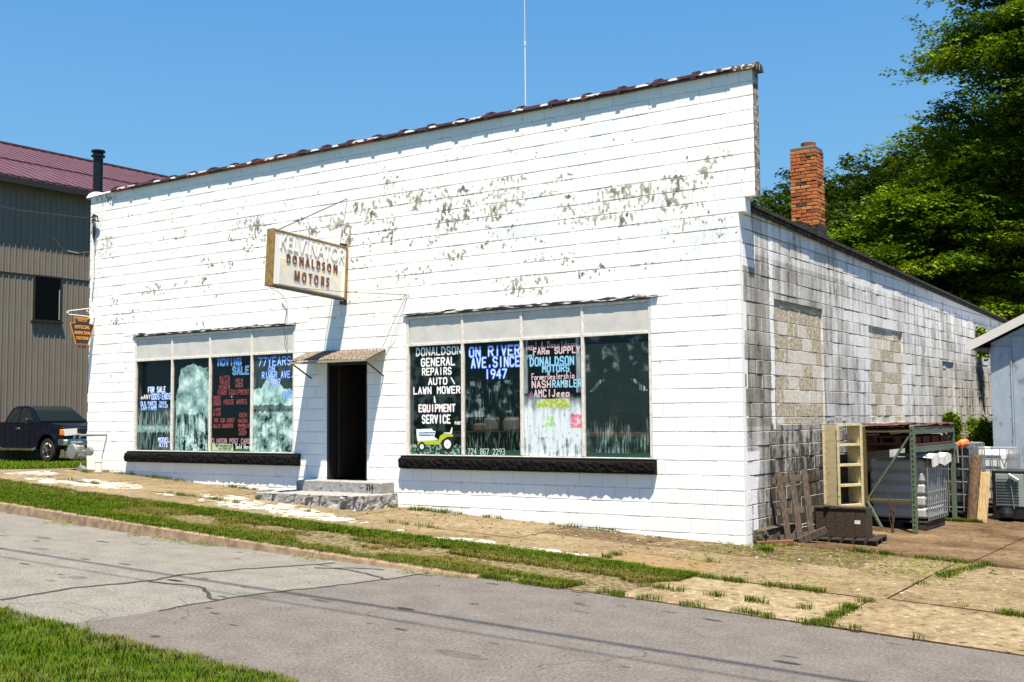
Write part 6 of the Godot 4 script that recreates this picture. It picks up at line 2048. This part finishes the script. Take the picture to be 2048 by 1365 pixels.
	# totes
	tote("ribbed white plastic tote under the green rack", Vector3(0.95, 0.03, -4.42), Vector3(0.90, 1.22, 1.15), lin(0.36, 0.365, 0.36), true)
	tote("caged tote with a black tank behind the leaning log", Vector3(1.05, 0.02, -6.75), Vector3(0.95, 1.4, 1.0), lin(0.03, 0.032, 0.034), false)
	tote("caged white tote at the back in front of the blue shed", Vector3(1.35, 0.02, -8.2), Vector3(1.0, 1.25, 1.0), lin(0.62, 0.62, 0.6), false)
	st = mb()
	for i in 10:
		for j in 8:
			var v := []
			for q in [[0, 0], [1, 0], [1, 1], [0, 1]]:
				var z: float = -3.8 - 1.25 * (i + q[0]) / 10.0
				var t: float = float(j + q[1]) / 8.0
				var x := 0.98 + 0.52 * minf(t * 2.0, 1.0); var y := 1.2 - 0.3 * maxf(0.0, t - 0.45) + 0.03 * sin(z * 9.0 + t * 3.0)
				v.append(Vector3(x + 0.02 * sin(z * 16.0), y, z))
			quad(st, v[0], v[1], v[2], v[3])
	var film := part("film", done(st), mat("plastic_film", lin(0.6, 0.6, 0.59), 0.45), self)
	film.name = numbered("plastic_film"); tag(film, "crumpled white plastic film draped over the ribbed tote", "plastic sheet")
	# log and plank leaning together
	var lg := thing("leaning_log", "brown weathered log leaning upright against the black caged tote", "log", Vector3(1.60, 0.01, -6.02))
	st = mb()
	tube(st, [Vector3.ZERO, Vector3(0.03, 0.5, -0.03), Vector3(0.07, 1.12, -0.10)], [0.10, 0.095, 0.085], 14)
	part("trunk", done(st), wood("log_bark", Color(0.25, 0.18, 0.13), Color(0.55, 0.45, 0.37), Vector3(2, 0.6, 2)), lg)
	st = mb()
	tube(st, [Vector3(0.07, 1.12, -0.10), Vector3(0.0701, 1.126, -0.1005)], 0.086, 14)
	part("sawn_end", done(st), wood("sawn", Color(0.5, 0.4, 0.28), Color(0.66, 0.56, 0.42)), lg)
	var pk := part("plank", box_mesh(Vector3(0.16, 0.86, 0.06), 0.006), wood("pale_plank", Color(0.62, 0.52, 0.36), Color(0.78, 0.7, 0.52), Vector3(2, 0.3, 2)), self, Vector3(1.80, 0.42, -5.98), Vector3(-0.12, 0.15, -0.1))
	pk.name = numbered("leaning_plank"); tag(pk, "pale yellow sawn plank leaning beside the log", "plank")
	# fridge lying with its back to the street
	var fg := thing("old_refrigerator", "black refrigerator with exposed condenser coils facing the street", "refrigerator", Vector3(2.05, 0.0, -6.6))
	var blk := mat("fridge_black", lin(0.012, 0.012, 0.013), 0.35)
	part("cabinet", box_mesh(Vector3(0.75, 0.84, 0.7), 0.012), blk, fg, Vector3(0.13, 0.44, -0.36))
	part("back_plate", box_mesh(Vector3(0.46, 0.56, 0.012)), mat("plate_grey", lin(0.3, 0.36, 0.34), 0.4, 0.3), fg, Vector3(0.05, 0.52, -0.002))
	st = mb()
	for i in 9: tube(st, [Vector3(-0.16, 0.3 + 0.05 * i, 0.02), Vector3(0.2, 0.3 + 0.05 * i, 0.02)], 0.006, 5)
	for i in 12: tube(st, [Vector3(-0.15 + 0.03 * i, 0.28, 0.028), Vector3(-0.15 + 0.03 * i, 0.72, 0.028)], 0.003, 4)
	part("condenser_coil", done(st), blk, fg)
	st = mb()
	lathe(st, Vector3(0.0, 0.07, 0.08), [Vector2(0, 0.16), Vector2(0.09, 0.14), Vector2(0.12, 0.06), Vector2(0.12, 0.0)], 16)
	part("compressor", done(st), blk, fg)
	st = mb()
	tube(st, [Vector3(0.06, 0.74, 0.03), Vector3(0.1, 0.4, 0.04), Vector3(0.12, 0.2, 0.04)], 0.008, 5)
	cbx(st, Vector3(0.12, 0.74, 0.05), Vector3(0.2, 0.06, 0.05), 0.01, Basis(Vector3.FORWARD, 0.6))
	part("pipe_and_cover", done(st), mat("galvanised", lin(0.4, 0.42, 0.43), 0.4, 0.7), fg)
	var bxx := part("cabinet", box_mesh(Vector3(1.6, 0.98, 0.9), 0.02), blk, self, Vector3(3.35, 0.46, -7.4))
	bxx.name = numbered("black_chest"); tag(bxx, "large plain black chest standing behind the refrigerator at the right edge", "chest")
	# hoses, orange cone tip and brush pile
	st = mb()
	for i in 3:
		tube(st, [Vector3(1.25 + 0.05 * i, 1.0, -6.2), Vector3(1.24 + 0.05 * i, 1.3, -6.2), Vector3(1.18, 1.52, -6.1), Vector3(1.05, 1.56, -5.9), Vector3(0.9, 1.5, -5.7)], 0.014, 6)
	var hs := part("hose", done(st), mat("grey_hose", lin(0.25, 0.26, 0.27), 0.5), self)
	hs.name = numbered("hose_bundle"); tag(hs, "bundle of grey hoses arching over the rear of the rack", "hose")
	st = mb()
	lathe(st, Vector3.ZERO, [Vector2(0.0, 0.11), Vector2(0.05, 0.09), Vector2(0.085, 0.0), Vector2(0.07, -0.08), Vector2(0, -0.1)], 16, Basis(Vector3.FORWARD, 1.1))
	var cn := part("float", done(st), mat("orange_plastic", lin(0.8, 0.17, 0.02), 0.45), self, Vector3(1.42, 1.33, -6.3))
	cn.name = numbered("orange_float"); tag(cn, "bright orange plastic float lying on the black caged tote", "float")
	st = mb()
	cbx(st, Vector3.ZERO, Vector3(0.8, 0.07, 0.7), 0.03)
	cbx(st, Vector3(0.1, 0.06, 0.1), Vector3(0.4, 0.1, 0.3), 0.04)
	var tp := part("tarp", done(st), mat("black_rubber", lin(0.015, 0.015, 0.015), 0.7), self, Vector3(1.1, 1.235, -6.75), Vector3(0, 0.2, 0.04))
	tp.name = numbered("rubber_mat"); tag(tp, "folded black rubber mat on top of the black caged tote", "mat")
	st = mb()
	for i in 7:
		tube(st, [Vector3(rng.randf_range(-0.02, 0.02), 0, 0), Vector3(rng.randf_range(-0.06, 0.06), 0.3, 0), Vector3(rng.randf_range(-0.1, 0.1), rng.randf_range(0.5, 0.75), rng.randf_range(-0.05, 0.05))], [0.008, 0.006, 0.003], 5)
	var wd := part("stalk", done(st), mat("dry_stalk", lin(0.06, 0.035, 0.025), 0.9), self, Vector3(1.08, 0.03, -3.1))
	wd.name = numbered("dry_weed"); tag(wd, "dead brown weed stalks standing in front of the pallet rack", "weed")
	# display goods behind the right-hand window
	var sf := part("shelf", box_mesh(Vector3(1.6, 0.02, 0.25)), mat("shelf_wood", lin(0.14, 0.1, 0.07), 0.7), self, Vector3(-4.4, 1.62, -0.32))
	sf.name = numbered("display_shelf"); tag(sf, "shelf with crocks behind the second pane of the right window", "shelf")
	for q in [["squat tan crock on the shelf behind the window glass", -4.72, 0.1, 0.14, lin(0.42, 0.36, 0.26)], ["round shouldered white jar on the shelf behind the window glass", -4.46, 0.13, 0.25, lin(0.5, 0.49, 0.45)], ["wide white crock on the shelf behind the window glass", -4.05, 0.16, 0.24, lin(0.55, 0.54, 0.5)]]:
		st = mb()
		lathe(st, Vector3.ZERO, [Vector2(0, 0.0), Vector2(q[2] * 0.9, 0.0), Vector2(q[2], q[3] * 0.15), Vector2(q[2], q[3] * 0.72), Vector2(q[2] * 0.75, q[3] * 0.92), Vector2(q[2] * 0.8, q[3]), Vector2(q[2] * 0.66, q[3]), Vector2(q[2] * 0.6, q[3] * 0.8)], 20)
		var j := part("jar", done(st), mat("jar" + str(q[1]), q[4], 0.5), self, Vector3(q[1], 1.632, -0.3))
		j.name = numbered("crock"); tag(j, q[0], "crock", "crocks on display")
	var bench := part("bench", box_mesh(Vector3(1.0, 0.07, 0.3)), mat("orange_wood", lin(0.35, 0.13, 0.04), 0.6), self, Vector3(-2.15, 1.58, -0.3))
	bench.name = numbered("display_board"); tag(bench, "orange brown board behind the rightmost window pane", "board")

# ------------------------------------------------------------------ overhead line whose shadow crosses the road
func build_wires() -> void:
	var pole := thing("utility_line", "overhead street cables on wooden poles running along the near side of the street", "cable")
	var wire := mat("wire_black", lin(0.02, 0.02, 0.02), 0.6)
	for q in [[9.05, 9.9, 0.013], [9.5, 10.2, 0.013], [8.85, 9.4, 0.017]]:
		var st := mb()
		var pts := []
		for i in 25:
			var x := lerpf(-26.0, 20.0, i / 24.0)
			pts.append(Vector3(x, q[1] - 0.045 * x + 0.0016 * pow(x + 3.0, 2) - 0.4, q[0] - 0.05 * x))
		tube(st, pts, q[2], 6)
		part("overhead_cable", done(st), wire, pole)
	for e in [[-26.0, 9.7], [20.0, 7.5]]:
		var st := mb()
		tube(st, [Vector3(e[0], -1.5, e[1]), Vector3(e[0], 10.0, e[1])], [0.16, 0.12], 12)
		bx(st, Vector3(e[0], 8.9, e[1]), Vector3(0.1, 0.12, 2.2))
		part("pole", done(st), bark(), pole)

# ------------------------------------------------------------------
func _ready() -> void:
	rng.seed = 4242
	var cam := Camera3D.new()
	cam.transform = Transform3D(Basis(Vector3(0.821577, -0.007731, -0.570045), Vector3(0.045419, 0.997617, 0.05193), Vector3(0.568285, -0.068555, 0.819971)), Vector3(6.2383, 1.8351, 14.5592))
	cam.fov = 33.698
	cam.far = 2000.0
	cam.current = true
	add_child(cam)
	var env := Environment.new()
	env.background_mode = Environment.BG_SKY
	var sky := Sky.new()
	var psm := ProceduralSkyMaterial.new()
	psm.sky_top_color = Color(0.14, 0.48, 0.80)
	psm.sky_horizon_color = Color(0.60, 0.82, 0.94)
	psm.sky_curve = 0.22
	psm.ground_bottom_color = Color(0.2, 0.2, 0.14)
	psm.ground_horizon_color = Color(0.5, 0.6, 0.66)
	psm.sky_energy_multiplier = 0.72
	psm.sun_angle_max = 0.0
	sky.sky_material = psm
	env.sky = sky
	env.tonemap_mode = Environment.TONE_MAPPER_LINEAR
	env.tonemap_exposure = 2.35
	env.sdfgi_enabled = true
	env.ssao_enabled = true
	env.ssil_enabled = true
	var we := WorldEnvironment.new()
	we.environment = env
	add_child(we)
	var sun := DirectionalLight3D.new()
	sun.light_color = Color(1.0, 0.945, 0.85)
	sun.light_energy = 1.6
	sun.light_angular_distance = 0.53
	sun.shadow_enabled = true
	add_child(sun)
	sun.look_at_from_position(Vector3.ZERO, Vector3(-0.78, -3.4, -1.0))
	build_ground(); print("ground ", Time.get_ticks_msec())
	build_store(); print("store ", Time.get_ticks_msec())
	build_front_things()
	build_neighbours()
	build_pickup()
	build_clutter()
	build_wires(); print("things ", Time.get_ticks_msec())
	build_grass()
	build_trees(); print("plants ", Time.get_ticks_msec())
